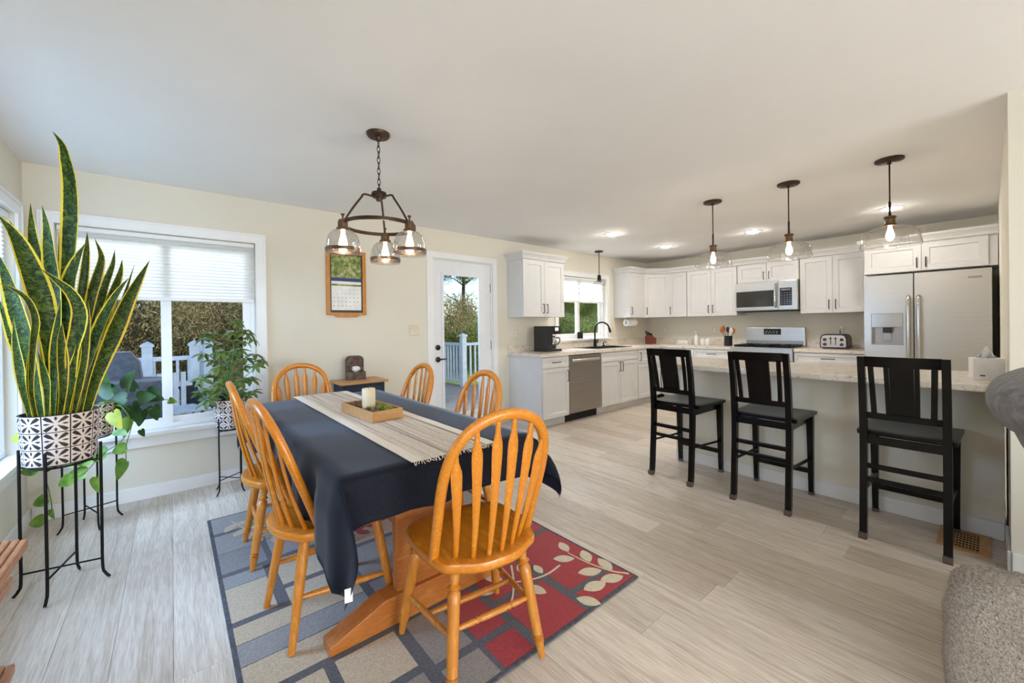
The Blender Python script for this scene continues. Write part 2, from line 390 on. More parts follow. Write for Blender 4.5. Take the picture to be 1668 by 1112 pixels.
wall_grid('wall_front', 'x', YS, -.14, XL-.14, XE+.13, 0, ZC, [(-.4, 2.8, .5, 2.2)])
struct('ceiling', B(XL-.14, XB+.14, YS-.14, YA+.14, ZC, ZC+.12), 'ceiling')
struct('sun_block_roof', B(XL-1.2, XB+1.2, YS-2.6, YA+.55, ZC+.13, ZC+.33), 'trim')  # unseen slab, overhang shaped to keep sun out of the rear openings
struct('sun_block_upper', B(XL-1.0, XB+1.0, YS, YA+.14, ZC+.335, 5.4), 'trim')  # unseen block added so its shadow covers the deck and railings
# floor: substrate and real planks running along Y
floor = struct('floor', B(XL-.14, XB+.14, YS-.14, YA+.14, -.12, -.006), 'deck_grey')
PW, PL = .182, 1.22
plank_me = mesh('plank', B(-PW/2+.0004, PW/2-.0004, -PL/2+.0004, PL/2-.0004, -.006, 0, bev=.0006, seg=1), 'plank')
def lay(x, ya, yb):
    o = bpy.data.objects.new('plank', plank_me); COL.objects.link(o); o.parent = floor
    o.location = (x, (ya+yb)/2, 0); o.scale = (1, (yb-ya)/PL, 1)
rr = random.Random(5); x = XL+PW/2
while x < 6.25:
    lo = -.55 if x < XE else YE+.002
    y = YA-.002; first = rr.uniform(.3, 1.22)
    while y > lo+.02:
        nxt = max(lo, y-first); lay(x, nxt, y); y = nxt; first = PL
    x += PW
struct('floor_living', B(XL, XE, YS, -.552, -.006, 0), 'plank')
# baseboards
def baseboard(name, x0, x1, y0, y1):
    bm = newbm(); t = .015
    if x1-x0 > y1-y0: prof = None
    box(bm, x0, x1, y0, y1, 0, .10, bev=.004); return struct(name, bm, 'trim')
baseboard('baseboard_back', XL+.016, 2.195, YA-.015, YA-.0005)
baseboard('baseboard_left', XL+.0005, XL+.015, -.3, YA-.016)
baseboard('baseboard_right', XE-.015, XE-.0005, -1.5, YE-.002)
baseboard('baseboard_stub', XE, 3.57, YE+.0005, YE+.013)

# windows: vinyl slider in the opening, casing, stool and apron, cellular shade
def rect_frame(bm, u0, u1, z0, z1, wl, wr, wb, wt, d0, d1):
    """picture-frame ring in X-Z, depth along Y"""
    o = [(u0, z0), (u1, z0), (u1, z1), (u0, z1)]; i = [(u0+wl, z0+wb), (u1-wr, z0+wb), (u1-wr, z1-wt), (u0+wl, z1-wt)]
    vs = {}
    for s, d in ((0, d0), (1, d1)):
        vs[s] = [bm.verts.new((a, d, b_)) for a, b_ in o], [bm.verts.new((a, d, b_)) for a, b_ in i]
    for k in range(4):
        n = (k+1) % 4
        for s in (0, 1): bm.faces.new((vs[s][0][k], vs[s][0][n], vs[s][1][n], vs[s][1][k]))
        bm.faces.new((vs[0][0][k], vs[0][0][n], vs[1][0][n], vs[1][0][k])); bm.faces.new((vs[0][1][k], vs[0][1][n], vs[1][1][n], vs[1][1][k]))
    return bm
def pleats(bm, u0, u1, z0, z1, y, pitch=.026, amp=.009):
    n = max(2, int((z1-z0)/pitch*2)); a = []
    for k in range(n+1):
        z = z0+(z1-z0)*k/n; yy = y-(amp if k % 2 else 0)
        a.append((bm.verts.new((u0, yy, z)), bm.verts.new((u1, yy, z))))
    for p, q in zip(a, a[1:]): bm.faces.new((p[0], p[1], q[1], q[0]))
    return bm
def window(name, hole, bot_shade, M=None, casing=.068, stool=True, split=None):
    u0, u1, z0, z1 = hole; y = YA; root = sroot(name)
    split = split or (u0+u1)/2-.005
    obj('window_frame', rect_frame(newbm(), u0+.001, u1-.001, z0+.0035, z1-.001, .03, .03, .033, .03, y+.05, y+.13), 'trim', root)
    for k, (a, b_) in enumerate(((u0+.03, split+.032), (split-.032, u1-.03))):
        yy = y+.062+.022*(k)
        s = obj('sash', rect_frame(newbm(), a, b_, z0+.035, z1-.03, .055, .055, .045, .045, yy, yy+.02), 'trim', root)
        obj('pane', B(a+.054, b_-.054, z0+.079, z1-.074, yy+.007, yy+.011), 'window_glass', s)
    c = casing
    obj('casing', rect_frame(newbm(), u0-c, u1+c, z0-.02, z1+c, c-.002, c-.002, .02, c-.002, y-.018, y-.001), 'trim', root)
    obj('casing_bead', rect_frame(newbm(), u0-c-.008, u1+c+.008, z0-.02, z1+c+.008, .014, .014, .02, .014, y-.026, y-.001), 'trim', root)
    if stool:
        obj('sill', B(u0-c-.02, u1+c+.02, y-.055, y+.05, z0-.028, z0+.003, bev=.006), 'trim', root)
        obj('apron', B(u0-c, u1+c, y-.018, y-.001, z0-.11, z0-.029, bev=.004), 'trim', root)
    sh = obj('shade', pleats(newbm(), u0+.006, u1-.006, bot_shade+.03, z1-.035, y+.045), 'shade_cloth', root, label='white pleated cellular shade')
    obj('head_rail', B(u0+.004, u1-.004, y+.018, y+.058, z1-.036, z1-.003, bev=.004), 'trim', sh)
    obj('bottom_rail', B(u0+.006, u1-.006, y+.024, y+.05, bot_shade, bot_shade+.03, bev=.004), 'trim', sh)
    return root
window('window_1', W1, 1.49, split=-.033)
window('window_3', W3, 1.605, split=4.87)
# left-wall window is the same unit turned about the corner
w2 = window('window_2', (W2[0], W2[1], W2[2], W2[3]), 1.50)
w2.matrix_world = Matrix(((0, -1, 0, XL+YA), (1, 0, 0, 0), (0, 0, 1, 0), (0, 0, 0, 1)))
# unseen frames round openings added to let light in from behind the camera
lw = sroot('light_opening_4'); obj('window_frame', rect_frame(newbm(), -.4, 2.8, .5, 2.2, .06, .06, .06, .06, YS-.1, YS-.04), 'trim', lw)
lw = sroot('light_opening_5'); f_ = obj('window_frame', rect_frame(newbm(), -2.5, -.3, .5, 2.1, .06, .06, .06, .06, 0, .05), 'trim', lw); f_.matrix_world = Matrix(((0, 1, 0, XL-.1), (1, 0, 0, 0), (0, 0, 1, 0), (0, 0, 0, 1)))
# back door with a full glass lite
d = sroot('door_1')
obj('door_frame', rect_frame(newbm(), 2.272, 3.128, .0, 2.048, .016, .016, .012, .012, YA-.001, YA+.12), 'trim', d)
slab = obj('door_slab', rect_frame(newbm(), 2.289, 3.111, .013, 2.034, .125, .17, .20, .16, YA+.012, YA+.056), 'door_paint', d)
obj('lite_frame', rect_frame(newbm(), 2.395, 2.956, .195, 1.892, .03, .03, .03, .03, YA+.002, YA+.011), 'door_paint', slab)
obj('pane', B(2.413, 2.942, .212, 1.875, YA+.03, YA+.036), 'window_glass', slab)
for z, kind in ((1.02, 'deadbolt'), (.882, 'lever')):
    bm = newbm(); lathe(bm, ((0, 0), (.032, 0), (.032, .008), (.024, .014), (.012, .016), (.012, .03), (0, .03)), 20); xf(bm, Matrix.Rotation(R_(90), 4, 'X'))
    if kind == 'lever': tube(bm, ((0, -.026, 0), (.03, -.034, .002), (.085, -.034, .004), (.10, -.032, .0)), [.010, .009, .007, .006], 8)
    obj('door_lever' if kind == 'lever' else 'deadbolt', bm, 'handle', slab, smooth=True, ang=35, loc=(2.342, YA+.0115, z))
for z in (1.74, 1.02, .25): obj('hinge', B(3.108, 3.122, YA+.004, YA+.012, z-.055, z+.055, bev=.002), 'handle', d)
obj('casing', rect_frame(newbm(), 2.2, 3.2, .0, 2.12, .07, .07, .002, .07, YA-.018, YA-.0015), 'trim', d)
obj('threshold', B(2.27, 3.13, YA+.002, YA+.14, -.005, .012), 'handle', d)

# outlets and switches
def plate(name, label, x, y, z, face, double=False, cat='switch'):
    t = thing(name, label, cat, (x, y, z), 0 if face == 'A' else -PI/2)
    wd = .036 if not double else .058
    obj('cover_plate', B(-wd, wd, -.006, -.0005, -.058, .058, bev=.003), 'ivory_plastic', t)
    if 'switch' in name:
        for dx in ((-.023, .023) if double else (0,)): obj('toggle', B(dx-.005, dx+.005, -.016, -.005, -.011, .011, bev=.002), 'white_plastic', t)
    else:
        for dz in (-.022, .022): obj('socket', B(-.016, .016, -.009, -.005, dz-.014, dz+.014, bev=.003), 'white_plastic', t)
plate('light_switch', 'cream double light switch on the wall left of the glass door', 2.038, YA, 1.225, 'A', True)
plate('light_switch', 'cream switch plate on the wall just right of the kitchen window', 5.69, YA, 1.147, 'A')
plate('wall_outlet', 'cream outlet under the paper towel roll', 6.27, YA, 1.147, 'A', cat='outlet')
plate('wall_outlet', 'cream outlet behind the coffee maker', 3.52, YA, 1.15, 'A', cat='outlet')
plate('wall_outlet', 'cream outlet on the kitchen wall right of the knife block', XB, 3.744, 1.15, 'B', cat='outlet')
plate('wall_outlet', 'cream outlet on the kitchen wall left of the utensil crock', XB, 2.892, 1.15, 'B', cat='outlet')
plate('wall_outlet', 'cream outlet above the toaster', XB, 1.261, 1.16, 'B', cat='outlet')

# ================================================================== RUG
RX0, RX1, RY0, RY1 = .16, 1.755, 1.13, 3.32
rug = thing('area_rug', 'grey beige and red patchwork area rug with leaf sprigs under the dining table', 'rug', (0, 0, 0))
obj('binding', B(RX0, RX1, RY0, RY1, .0005, .008, bev=.003), 'rug_binding', rug)
def patch(name, poly, mat, z=.0095):
    bm = newbm(); prism(bm, poly, .006, z, bev=0); obj(name, bm, mat, rug)
def blk(x0, x1, y0, y1, mat): patch('block', ((x0, y0), (x1, y0), (x1, y1), (x0, y1)), mat)
e = .018
obj('ground_weave', B(RX0+e, RX1-e, RY0+e, RY1-e, .004, .0086), 'rug_charcoal', rug)
X0, X1, Y0, Y1 = RX0+e, RX1-e, RY0+e, RY1-e
for x0, x1, y0, y1, mt in ((X0, .41, Y0, 1.59, 'rug_beige'), (X0, .68, 1.63, 1.785, 'rug_beige'), (X0, .68, 1.79, 1.92, 'rug_blue'), (X0, .68, 1.925, 2.045, 'rug_beige'), (X0, .35, 2.085, 2.37, 'rug_beige'), (X0, .35, 2.375, 2.49, 'rug_blue'), (X0, .38, 2.53, 2.76, 'rug_grey'), (X0, .38, 2.765, 3.015, 'rug_blue'), (X0, .62, 3.055, Y1, 'rug_blue'),
        (.40, .68, 2.05, 2.195, 'rug_beige'), (.40, .68, 2.235, 2.50, 'rug_beige'), (.41, .68, 2.54, 2.78, 'rug_blue'), (.41, .68, 2.785, 3.015, 'rug_taupe'), (.45, .68, 1.37, 1.59, 'rug_beige'), (.45, .68, Y0, 1.33, 'rug_taupe'),
        (.73, .895, Y0, 1.29, 'rug_taupe'), (.73, .895, 1.33, 1.60, 'rug_taupe'), (.72, 1.06, 1.64, 1.97, 'rug_blue'), (.72, 1.06, 2.01, 2.33, 'rug_taupe'), (.72, 1.06, 2.37, 2.70, 'rug_beige'), (.72, 1.06, 2.74, 3.015, 'rug_grey'), (.66, 1.06, 3.055, Y1, 'rug_taupe'),
        (.917, 1.062, Y0, 1.283, 'rug_red'), (.917, 1.062, 1.323, 1.60, 'rug_red'), (1.108, 1.372, Y0, 1.425, 'rug_red'), (1.108, 1.372, 1.46, 1.80, 'rug_red'), (1.42, X1, Y0, 1.25, 'rug_red'), (1.42, X1, 1.285, 1.75, 'rug_red'), (1.42, X1, 1.79, 2.2, 'rug_red'), (1.108, 1.38, 1.84, 2.2, 'rug_red'), (1.10, X1, 2.24, 2.6, 'rug_grey'), (1.10, 1.40, 2.64, Y1, 'rug_red'), (1.44, X1, 2.64, Y1, 'rug_taupe')): blk(x0, x1, y0, y1, mt)
def leaf_outline(x, y, a, L, W):
    out = []
    for t in range(9): s = t/8; out.append((L*s, W*math.sin(PI*s)**.8))
    out += [(p, -q) for p, q in out[-2:0:-1]]
    ca, sa = math.cos(a), math.sin(a)
    return [(x+p*ca-q*sa, y+p*sa+q*ca) for p, q in out]
def sprig(pts, mat, L=.12, W=.034, every=1, z=.0105):
    P = spline([(a, b_, 0) for a, b_ in pts], 12); bm = newbm(); lft = []; rgt = []
    for i, p in enumerate(P):
        t = (P[min(i+1, 11)]-P[max(i-1, 0)]).normalized(); nn = Vector((-t.y, t.x, 0)); wd = .006*(1-.4*i/11)
        lft.append(p+nn*wd); rgt.append(p-nn*wd)
    prism(bm, [(q.x, q.y) for q in lft]+[(q.x, q.y) for q in rgt[::-1]], .0088, z); obj('sprig_stem', bm, mat, rug)
    for i in range(1, 12, 2):
        t = (P[min(i+1, 11)]-P[i-1]).normalized(); a = math.atan2(t.y, t.x)
        for s in (1, -1): patch('sprig_leaf', leaf_outline(P[i].x, P[i].y, a+s*.85, L*(1-.3*i/11), W*(1-.3*i/11)), mat, z+.0003)
def stem(pts, mat, z=.0105, w0=.006):
    P = spline([(a, b_, 0) for a, b_ in pts], 14); lf, rg_ = [], []
    for i, p in enumerate(P):
        t = (P[min(i+1, 13)]-P[max(i-1, 0)]).normalized(); nn = Vector((-t.y, t.x, 0)); lf.append(p+nn*w0*(1-.5*i/13)); rg_.append(p-nn*w0*(1-.5*i/13))
    bm = newbm(); prism(bm, [(q.x, q.y) for q in lf]+[(q.x, q.y) for q in rg_[::-1]], .0088, z); obj('sprig_stem', bm, mat, rug)
stem(((1.735, 1.172), (1.69, 1.24), (1.655, 1.36), (1.645, 1.50)), 'rug_cream')
for cx2, cy2, an, L in ((1.672, 1.554, 70, .105), (1.587, 1.476, 140, .115), (1.695, 1.414, 60, .115), (1.712, 1.302, 75, .115), (1.601, 1.312, 150, .125), (1.64, 1.206, 155, .125), (1.53, 1.224, 165, .13), (1.425, 1.178, 120, .11)):
    aa = R_(an); patch('sprig_leaf', leaf_outline(cx2-math.cos(aa)*L/2, cy2-math.sin(aa)*L/2, aa, L, L*.27), 'rug_cream', .0108)
stem(((1.528, 1.45), (1.43, 1.44), (1.335, 1.462), (1.22, 1.52), (1.134, 1.535)), 'rug_cream'); stem(((1.338, 1.618), (1.27, 1.52), (1.19, 1.43), (1.124, 1.379)), 'rug_cream')
for cx2, cy2, an, L in ((1.13, 1.535, 175, .11), (1.302, 1.392, -70, .11), (1.20, 1.60, 120, .11), (1.36, 1.56, 60, .10), (1.42, 1.50, 80, .08)):
    aa = R_(an); patch('sprig_leaf', leaf_outline(cx2-math.cos(aa)*L/2, cy2-math.sin(aa)*L/2, aa, L, L*.27), 'rug_cream', .0108)
sprig(((.28, 3.2), (.34, 3.0), (.40, 2.84), (.52, 2.74)), 'rug_beige', .12, .03)
sprig(((.62, 2.5), (.74, 2.56), (.86, 2.52), (.98, 2.58)), 'rug_red', .12, .034)

# ================================================================== DINING TABLE, CLOTH, RUNNER, CENTREPIECE
TX0, TX1, TY0, TY1, TZ = .43, 1.29, 1.41, 3.25, .745
tb = thing('dining_table', 'oak trestle dining table under the navy cloth', 'table', (0, 0, 0))
obj('table_top', B(TX0, TX1, TY0, TY1, TZ-.03, TZ, bev=.006), 'oak_table', tb)
for yc in (1.66, 3.0):
    obj('trestle_board', B(.72, 1.0, yc-.022, yc+.022, .085, TZ-.031, bev=.005), 'oak_table', tb)
    bm = newbm(); yb0, yb1 = yc-.045, yc+.045
    outl = [(.44, .0112), (1.28, .0112), (1.28, .045), (1.06, .13), (.66, .13), (.44, .045)]
    prism(bm, outl, yb0, yb1, bev=.004); xf(bm, Matrix(((1, 0, 0, 0), (0, 0, 1, 0), (0, 1, 0, 0), (0, 0, 0, 1))))
    obj('foot', bm, 'oak_table', tb)
obj('stretcher', B(.845, .885, 1.68, 2.98, .26, .36, bev=.005), 'oak_table', tb)
# cloth laid over the top with hanging sides and corner ears
def cloth():
    bm = newbm(); oL, oR, oN, oF = .36, .24, .175, .20; st = .028; Z = TZ+.004; rr_ = .012
    def axis(a0, a1, lo, hi):
        n1 = int(lo/st)+1; n2 = int((a1-a0)/.05)+1; n3 = int(hi/st)+1
        return [a0-lo+lo*i/n1 for i in range(n1)]+[a0+(a1-a0)*i/n2 for i in range(n2)]+[a1+hi*i/n3 for i in range(n3+1)]
    xs = axis(TX0, TX1, oL, oR); ys = axis(TY0, TY1, oN, oF); grid = []
    for a in xs:
        row = []
        for b_ in ys:
            dx = a-TX1 if a > TX1 else (a-TX0 if a < TX0 else 0); dy = b_-TY1 if b_ > TY1 else (b_-TY0 if b_ < TY0 else 0)
            if dx < 0: dx *= .74+.30*max(0, min(1, (1.72-b_)/.31))
            cx, cy = min(max(a, TX0), TX1), min(max(b_, TY0), TY1)
            if dx == 0 and dy == 0: p = Vector((a, b_, Z+.0012*mnoise.noise(Vector((a*5, b_*3, 0)))))
            else:
                rho = math.hypot(dx, dy); nx, ny = dx/rho, dy/rho
                th = min(rho/rr_, PI/2); out = rr_*math.sin(th); drop = rr_*(1-math.cos(th))+max(0, rho-rr_*PI/2)
                corner = abs(2*nx*ny)
                along = b_ if abs(dx) > abs(dy) else a
                wave = .016*math.sin(along*17+1)+.010*math.sin(along*31+2)
                fl = min(1, max(0, drop/.12))
                out += fl*(.006+wave*(1-corner)+.012)
                lob = corner*.11*math.sin(PI*min(1, drop/.50)); ex, ey = ((.25, -1) if nx < 0 else (.5, -1)) if ny < 0 else (math.copysign(.7, nx), .7)
                p = Vector((cx+nx*out+ex*lob, cy+ny*out+ey*lob, Z-drop))
            row.append(bm.verts.new(p))
        grid.append(row)
    for i in range(len(xs)-1):
        for j in range(len(ys)-1): bm.faces.new((grid[i][j], grid[i+1][j], grid[i+1][j+1], grid[i][j+1]))
    bmesh.ops.solidify(bm, geom=bm.faces[:], thickness=.0015)
    return bm
tc = thing('tablecloth', 'dark navy cloth draped over the dining table with hanging corners', 'tablecloth', (0, 0, 0))
obj('cloth', cloth(), 'navy_cloth', tc, smooth=True)
obj('care_tag', B(-.012, .012, -.0008, .0008, -.022, .022), 'paper', tc, loc=(.418, 1.318, .41), rz=R_(-12))
CZ = TZ+.0066
rn = thing('table_runner', 'cream woven runner with grey stripes and frayed ends along the table', 'table runner', (.875, 2.36, CZ))
def runner_strip(x0, x1, mat, name):
    bm = newbm(); ys = [-.965+1.93*i/60 for i in range(61)]; rows_ = []
    for y in ys: rows_.append([bm.verts.new((x, y, .0016+.0012*mnoise.noise(Vector((x*9, y*6, 3)))+dz)) for x in (x0, x1) for dz in (0, .0016)])
    for p, q in zip(rows_, rows_[1:]):
        bm.faces.new((p[1], p[3], q[3], q[1])); bm.faces.new((p[0], p[2], q[2], q[0])); bm.faces.new((p[0], p[1], q[1], q[0])); bm.faces.new((p[2], p[3], q[3], q[2]))
    return obj(name, bm, mat, rn)
runner_strip(-.150, .150, 'runner', 'woven_band'); runner_strip(-.195, -.149, 'runner_edge', 'border'); runner_strip(.149, .195, 'runner_edge', 'border')
bm = newbm(); rr = random.Random(3)
for s in (-1, 1):
    for k in range(44):
        x = -.19+.38*k/43; L = rr.uniform(.018, .034)
        y1 = s*(.965+L); edge = (TY0-2.36-.012, TY1-2.36+.012)
        tube(bm, ((x, s*.962, .003), (x+rr.uniform(-.004, .004), s*.975, .003), (x+rr.uniform(-.01, .01), s*(.975+L*.4), .0025-.3*L*(s < 0))), .0016, 4)
fr = obj('fringe', bm, 'runner_edge', rn); fr['kind'] = 'stuff'
# tray with candle, moss and cones
BX, BY, BRZ = .875, 2.31, R_(4)
RZ_ = CZ+.0052
tr_ = thing('wooden_tray', 'shallow pale wooden box on the table runner holding candle and moss', 'tray', (BX, BY, RZ_), BRZ)
bw, bl, bh = .085, .205, .056
obj('bottom_board', B(-bw, bw, -bl, bl, 0, .006), 'pale_wood', tr_)
for s in (-1, 1):
    obj('side_board', B(s*bw-.005, s*bw+.005, -bl, bl, .0, bh, bev=.0015), 'pale_wood', tr_)
    obj('end_board', B(-bw+.0052, bw-.0052, s*(bl-.005)-.005, s*(bl-.005)+.005, .0, bh, bev=.0015), 'pale_wood', tr_)
def on_tray(dx, dy): c, s = math.cos(BRZ), math.sin(BRZ); return (BX+dx*c-dy*s, BY+dx*s+dy*c)
cx_, cy_ = on_tray(.0, .03)
cd = thing('pillar_candle', 'thick cream pillar candle standing in the wooden box', 'candle', (cx_, cy_, RZ_+.0062))
obj('wax', lathe(newbm(), ((0, 0), (.037, 0), (.0375, .004), (.0375, .138), (.035, .143), (.02, .138), (0, .136)), 28), 'candle', cd, smooth=True, ang=40)
obj('wick', tube(newbm(), ((0, 0, .134), (.001, 0, .15), (.003, 0, .158)), .0015, 6), 'black_plastic', cd)
def lump(r, seed, amp=.25, sub=3):
    bm = newbm(); bmesh.ops.create_icosphere(bm, subdivisions=sub, radius=r)
    for v in bm.verts: v.co *= 1+amp*mnoise.noise(v.co.normalized()*3.2+Vector((seed, 0, 0)))
    return bm
for k, (dx, dy, r, mt, lb) in enumerate(((.045, -.13, .03, 'moss', 'green moss ball at the near right end of the wooden box'), (-.035, -.12, .028, 'grey_wood', 'grey dried ball at the near end of the wooden box'), (.045, -.045, .030, 'moss', 'mossy ball right of the candle in the wooden box'), (-.04, .115, .032, 'pinecone', 'brown dried ball at the far left of the wooden box'), (.035, .13, .030, 'moss', 'moss ball behind the candle in the wooden box'))):
    px_, py_ = on_tray(dx, dy)
    tag(obj('moss_ball' if mt == 'moss' else 'dried_ball', lump(r, k*7), mt, None, smooth=True, loc=(px_, py_, RZ_+.0065+r)), lb, 'ball', 'balls in the tray')
px_, py_ = on_tray(-.04, -.055)
pc = thing('pine_cone', 'small brown pine cone left of the candle in the wooden box', 'pine cone', (px_, py_, RZ_+.007))
bm = newbm(); lathe(bm, ((0, 0), (.014, .006), (.018, .02), (.012, .04), (0, .05)), 12); obj('core', bm, 'pinecone', pc, smooth=True)
bm = newbm()
for k in range(40):
    a = k*2.4; z = .004+.042*k/40; r = .026*math.sin(PI*(.18+.75*k/40))
    tube(bm, ((r*.5*math.cos(a), r*.5*math.sin(a), z), (r*math.cos(a), r*math.sin(a), z+.004)), [.005, .003], 4)
o = obj('scale', bm, 'pinecone', pc); o['kind'] = 'stuff'
bm = newbm(); rr = random.Random(8)
for k in range(110):
    dx, dy = rr.uniform(-.07, .07), rr.uniform(-.19, .19)
    if abs(dx) < .045 and abs(dy-.03) < .045: continue
    a = rr.uniform(0, 6.3); L = rr.uniform(.02, .04); z = rr.uniform(.010, .05)
    dx2 = max(-.075, min(.075, dx+L*math.cos(a))); dy2 = max(-.193, min(.193, dy+L*math.sin(a)))
    tube(bm, ((dx, dy, z), ((dx+dx2)/2, (dy+dy2)/2, z+.012), (dx2, dy2, z+rr.uniform(-.004, .008))), .0016, 4)
o = obj('dried_moss_filler', bm, 'moss', None, loc=(BX, BY, RZ_), rz=BRZ); tag(o, 'dried grass and moss filling the wooden box', 'filler'); o['kind'] = 'stuff'

# ================================================================== WINDSOR CHAIRS
def chair(label, loc, rz, turned=True):
    t = thing('windsor_chair', label, 'chair', (loc[0], loc[1], .0112), rz, 'arrow-back oak dining chairs')
    SZ = .445
    # seat: scooped, rounded front, waisted behind
    half = [(.0, .225), (.09, .222), (.165, .205), (.21, .165), (.228, .10), (.228, .02), (.218, -.06), (.205, -.12), (.185, -.165), (.15, -.185), (.10, -.215), (.05, -.230), (.0, -.233)]
    H = spline([(a, b_, 0) for a, b_ in half], 30); out = [(p.x, p.y) for p in H]+[(-p.x, p.y) for p in H[-2:0:-1]]
    bm = newbm(); rings = []
    for s, z in ((.90, -.040), (.97, -.036), (1.0, -.024), (1.0, -.010), (.985, -.002), (.95, 0), (.8, -.004), (.55, -.008), (.25, -.009)):
        rings.append([bm.verts.new((x*s, y*s, SZ+z)) for x, y in out])
    n = len(out)
    for a, b_ in zip(rings, rings[1:]):
        for j in range(n): bm.faces.new((a[j], a[(j+1) % n], b_[(j+1) % n], b_[j]))
    bm.faces.new(rings[0][::-1]); bm.faces.new(rings[-1])
    obj('seat', bm, 'oak', t, smooth=True, ang=50)
    # bow
    def bowpt(u):  # u 0..1 round the hoop
        a = PI*u
        x = -.196*math.cos(a)*(1+.27*math.sin(a)); s = math.sin(a)**.5
        z = SZ-.012+s*.518; return Vector((x, -.095-.175*((z-SZ)/.51)-.01*s, z))
    P = [bowpt(k/48) for k in range(49)]
    bow = newbm(); tube(bow, P, [.0185+.002*math.sin(PI*k/48) for k in range(49)], 10, flat=.85, up=(0, 1, 0)); obj('bow', bow, 'oak', t, smooth=True, ang=50)
    # arrow spindles
    for k in range(6):
        x0 = -.13+.052*k; xt = x0*1.34
        best = min((p for p in P[8:41]), key=lambda p: abs(p.x-xt)); b0 = Vector((x0, -.185+.055*(x0/.13)**2, SZ-.01)); b1 = best-Vector((0, 0, .006))
        bm = newbm(); prof = ((0, .009, .009), (.12, .011, .009), (.25, .0125, .0085), (.42, .015, .007), (.62, .0185, .006), (.76, .021, .0055), (.82, .020, .0055), (.90, .0105, .007), (1, .0085, .008))
        rings = []
        for s, wx, wy in prof:
            c = b0.lerp(b1, s)+Vector((0, -.012*math.sin(PI*s), 0))
            rings.append([bm.verts.new(c+Vector((wx*math.cos(a), wy*math.sin(a), 0))) for a in [2*PI*j/10 for j in range(10)]])
        for a, b_ in zip(rings, rings[1:]):
            for j in range(10): bm.faces.new((a[j], a[(j+1) % 10], b_[(j+1) % 10], b_[j]))
        bm.faces.new(rings[0][::-1]); bm.faces.new(rings[-1]); obj('spindle', bm, 'oak', t, smooth=True, ang=60)
    # legs
    feet = {}
    tp = [(0, .0125), (.06, .014), (.11, .0165), (.15, .020), (.162, .011), (.175, .0215), (.19, .011), (.205, .020), (.22, .019), (.45, .021), (.7, .022), (.79, .023), (.815, .0145), (.835, .025), (.86, .0145), (.9, .019), (1, .018)]
    pp = [(0, .013), (.2, .016), (.5, .019), (.75, .021), (1, .019)]
    for sx in (-1, 1):
        for sy, fx, fy, tx_, ty in ((-1, .185, -.205, .135, -.135), (1, .225, .205, .165, .145)):
            f0 = Vector((sx*fx, sy*abs(fy), 0)); f1 = Vector((sx*tx_, sy*abs(ty), SZ-.03)); feet[sx, sy] = (f0, f1)
            pr = tp if turned else pp
            obj('leg', tube(newbm(), [f0.lerp(f1, s) for s, _ in pr], [r for _, r in pr], 12), 'oak_leg', t, smooth=True, ang=50)
    def rung(a, b_, n='stretcher'):
        pr = ((0, .008), (.15, .010), (.24, .0115), (.27, .009), (.29, .013), (.31, .009), (.35, .012), (.65, .012), (.69, .009), (.71, .013), (.73, .009), (.76, .0115), (.85, .010), (1, .008)) if turned else ((0, .008), (.25, .013), (.5, .016), (.75, .013), (1, .008))
        obj(n, tube(newbm(), [a.lerp(b_, s) for s, _ in pr], [r for _, r in pr], 10), 'oak_leg', t, smooth=True, ang=50)
    L = lambda k, s: feet[k][0].lerp(feet[k][1], s)
    for sx in (-1, 1): rung(L((sx, -1), .46), L((sx, 1), .38))
    rung(L((-1, -1), .46).lerp(L((-1, 1), .38), .52), L((1, -1), .46).lerp(L((1, 1), .38), .52))
    if turned: rung(L((-1, -1), .52), L((1, -1), .52))
    return t
chair('oak windsor chair nearest the camera at the near end of the table', (.897, 1.325), R_(-8))
chair('oak windsor chair with plain legs, nearer of the two left of the table', (.525, 1.93), R_(-86), False)
chair('oak windsor chair with turned legs on the left side near the window', (.512, 2.645), R_(-92))
chair('oak windsor chair at the far end of the table before the small stand', (.79, 3.33), R_(180))
chair('oak windsor chair on the right side, nearer the camera, before the glass door', (1.25, 2.07), R_(90))
chair('oak windsor chair on the right side, farther away, left of the glass door', (1.215, 2.83), R_(90))

# ================================================================== BREAKFAST BAR
bar = thing('breakfast_bar', 'cream panelled breakfast bar base behind the black stools', 'bar', (0, 0, 0))
obj('panel', B(3.60, 4.02, YE+.012, 1.88, 0, .872, bev=.002), 'bar_panel', bar)
obj('baseboard', B(3.585, 3.5995, YE+.014, 1.895, 0, .10, bev=.004), 'trim', bar)
obj('baseboard', B(3.60, 4.02, 1.8805, 1.895, 0, .10, bev=.004), 'trim', bar)
obj('corner_post', B(3.588, 3.60, 1.86, 1.892, .101, .871, bev=.002), 'bar_panel', bar)
tag(obj('granite_countertop', B(3.27, 4.07, YE+.002, 1.92, .8735, .914, bev=.008, seg=3), 'granite', None), 'beige granite countertop of the breakfast bar behind the stools', 'countertop')
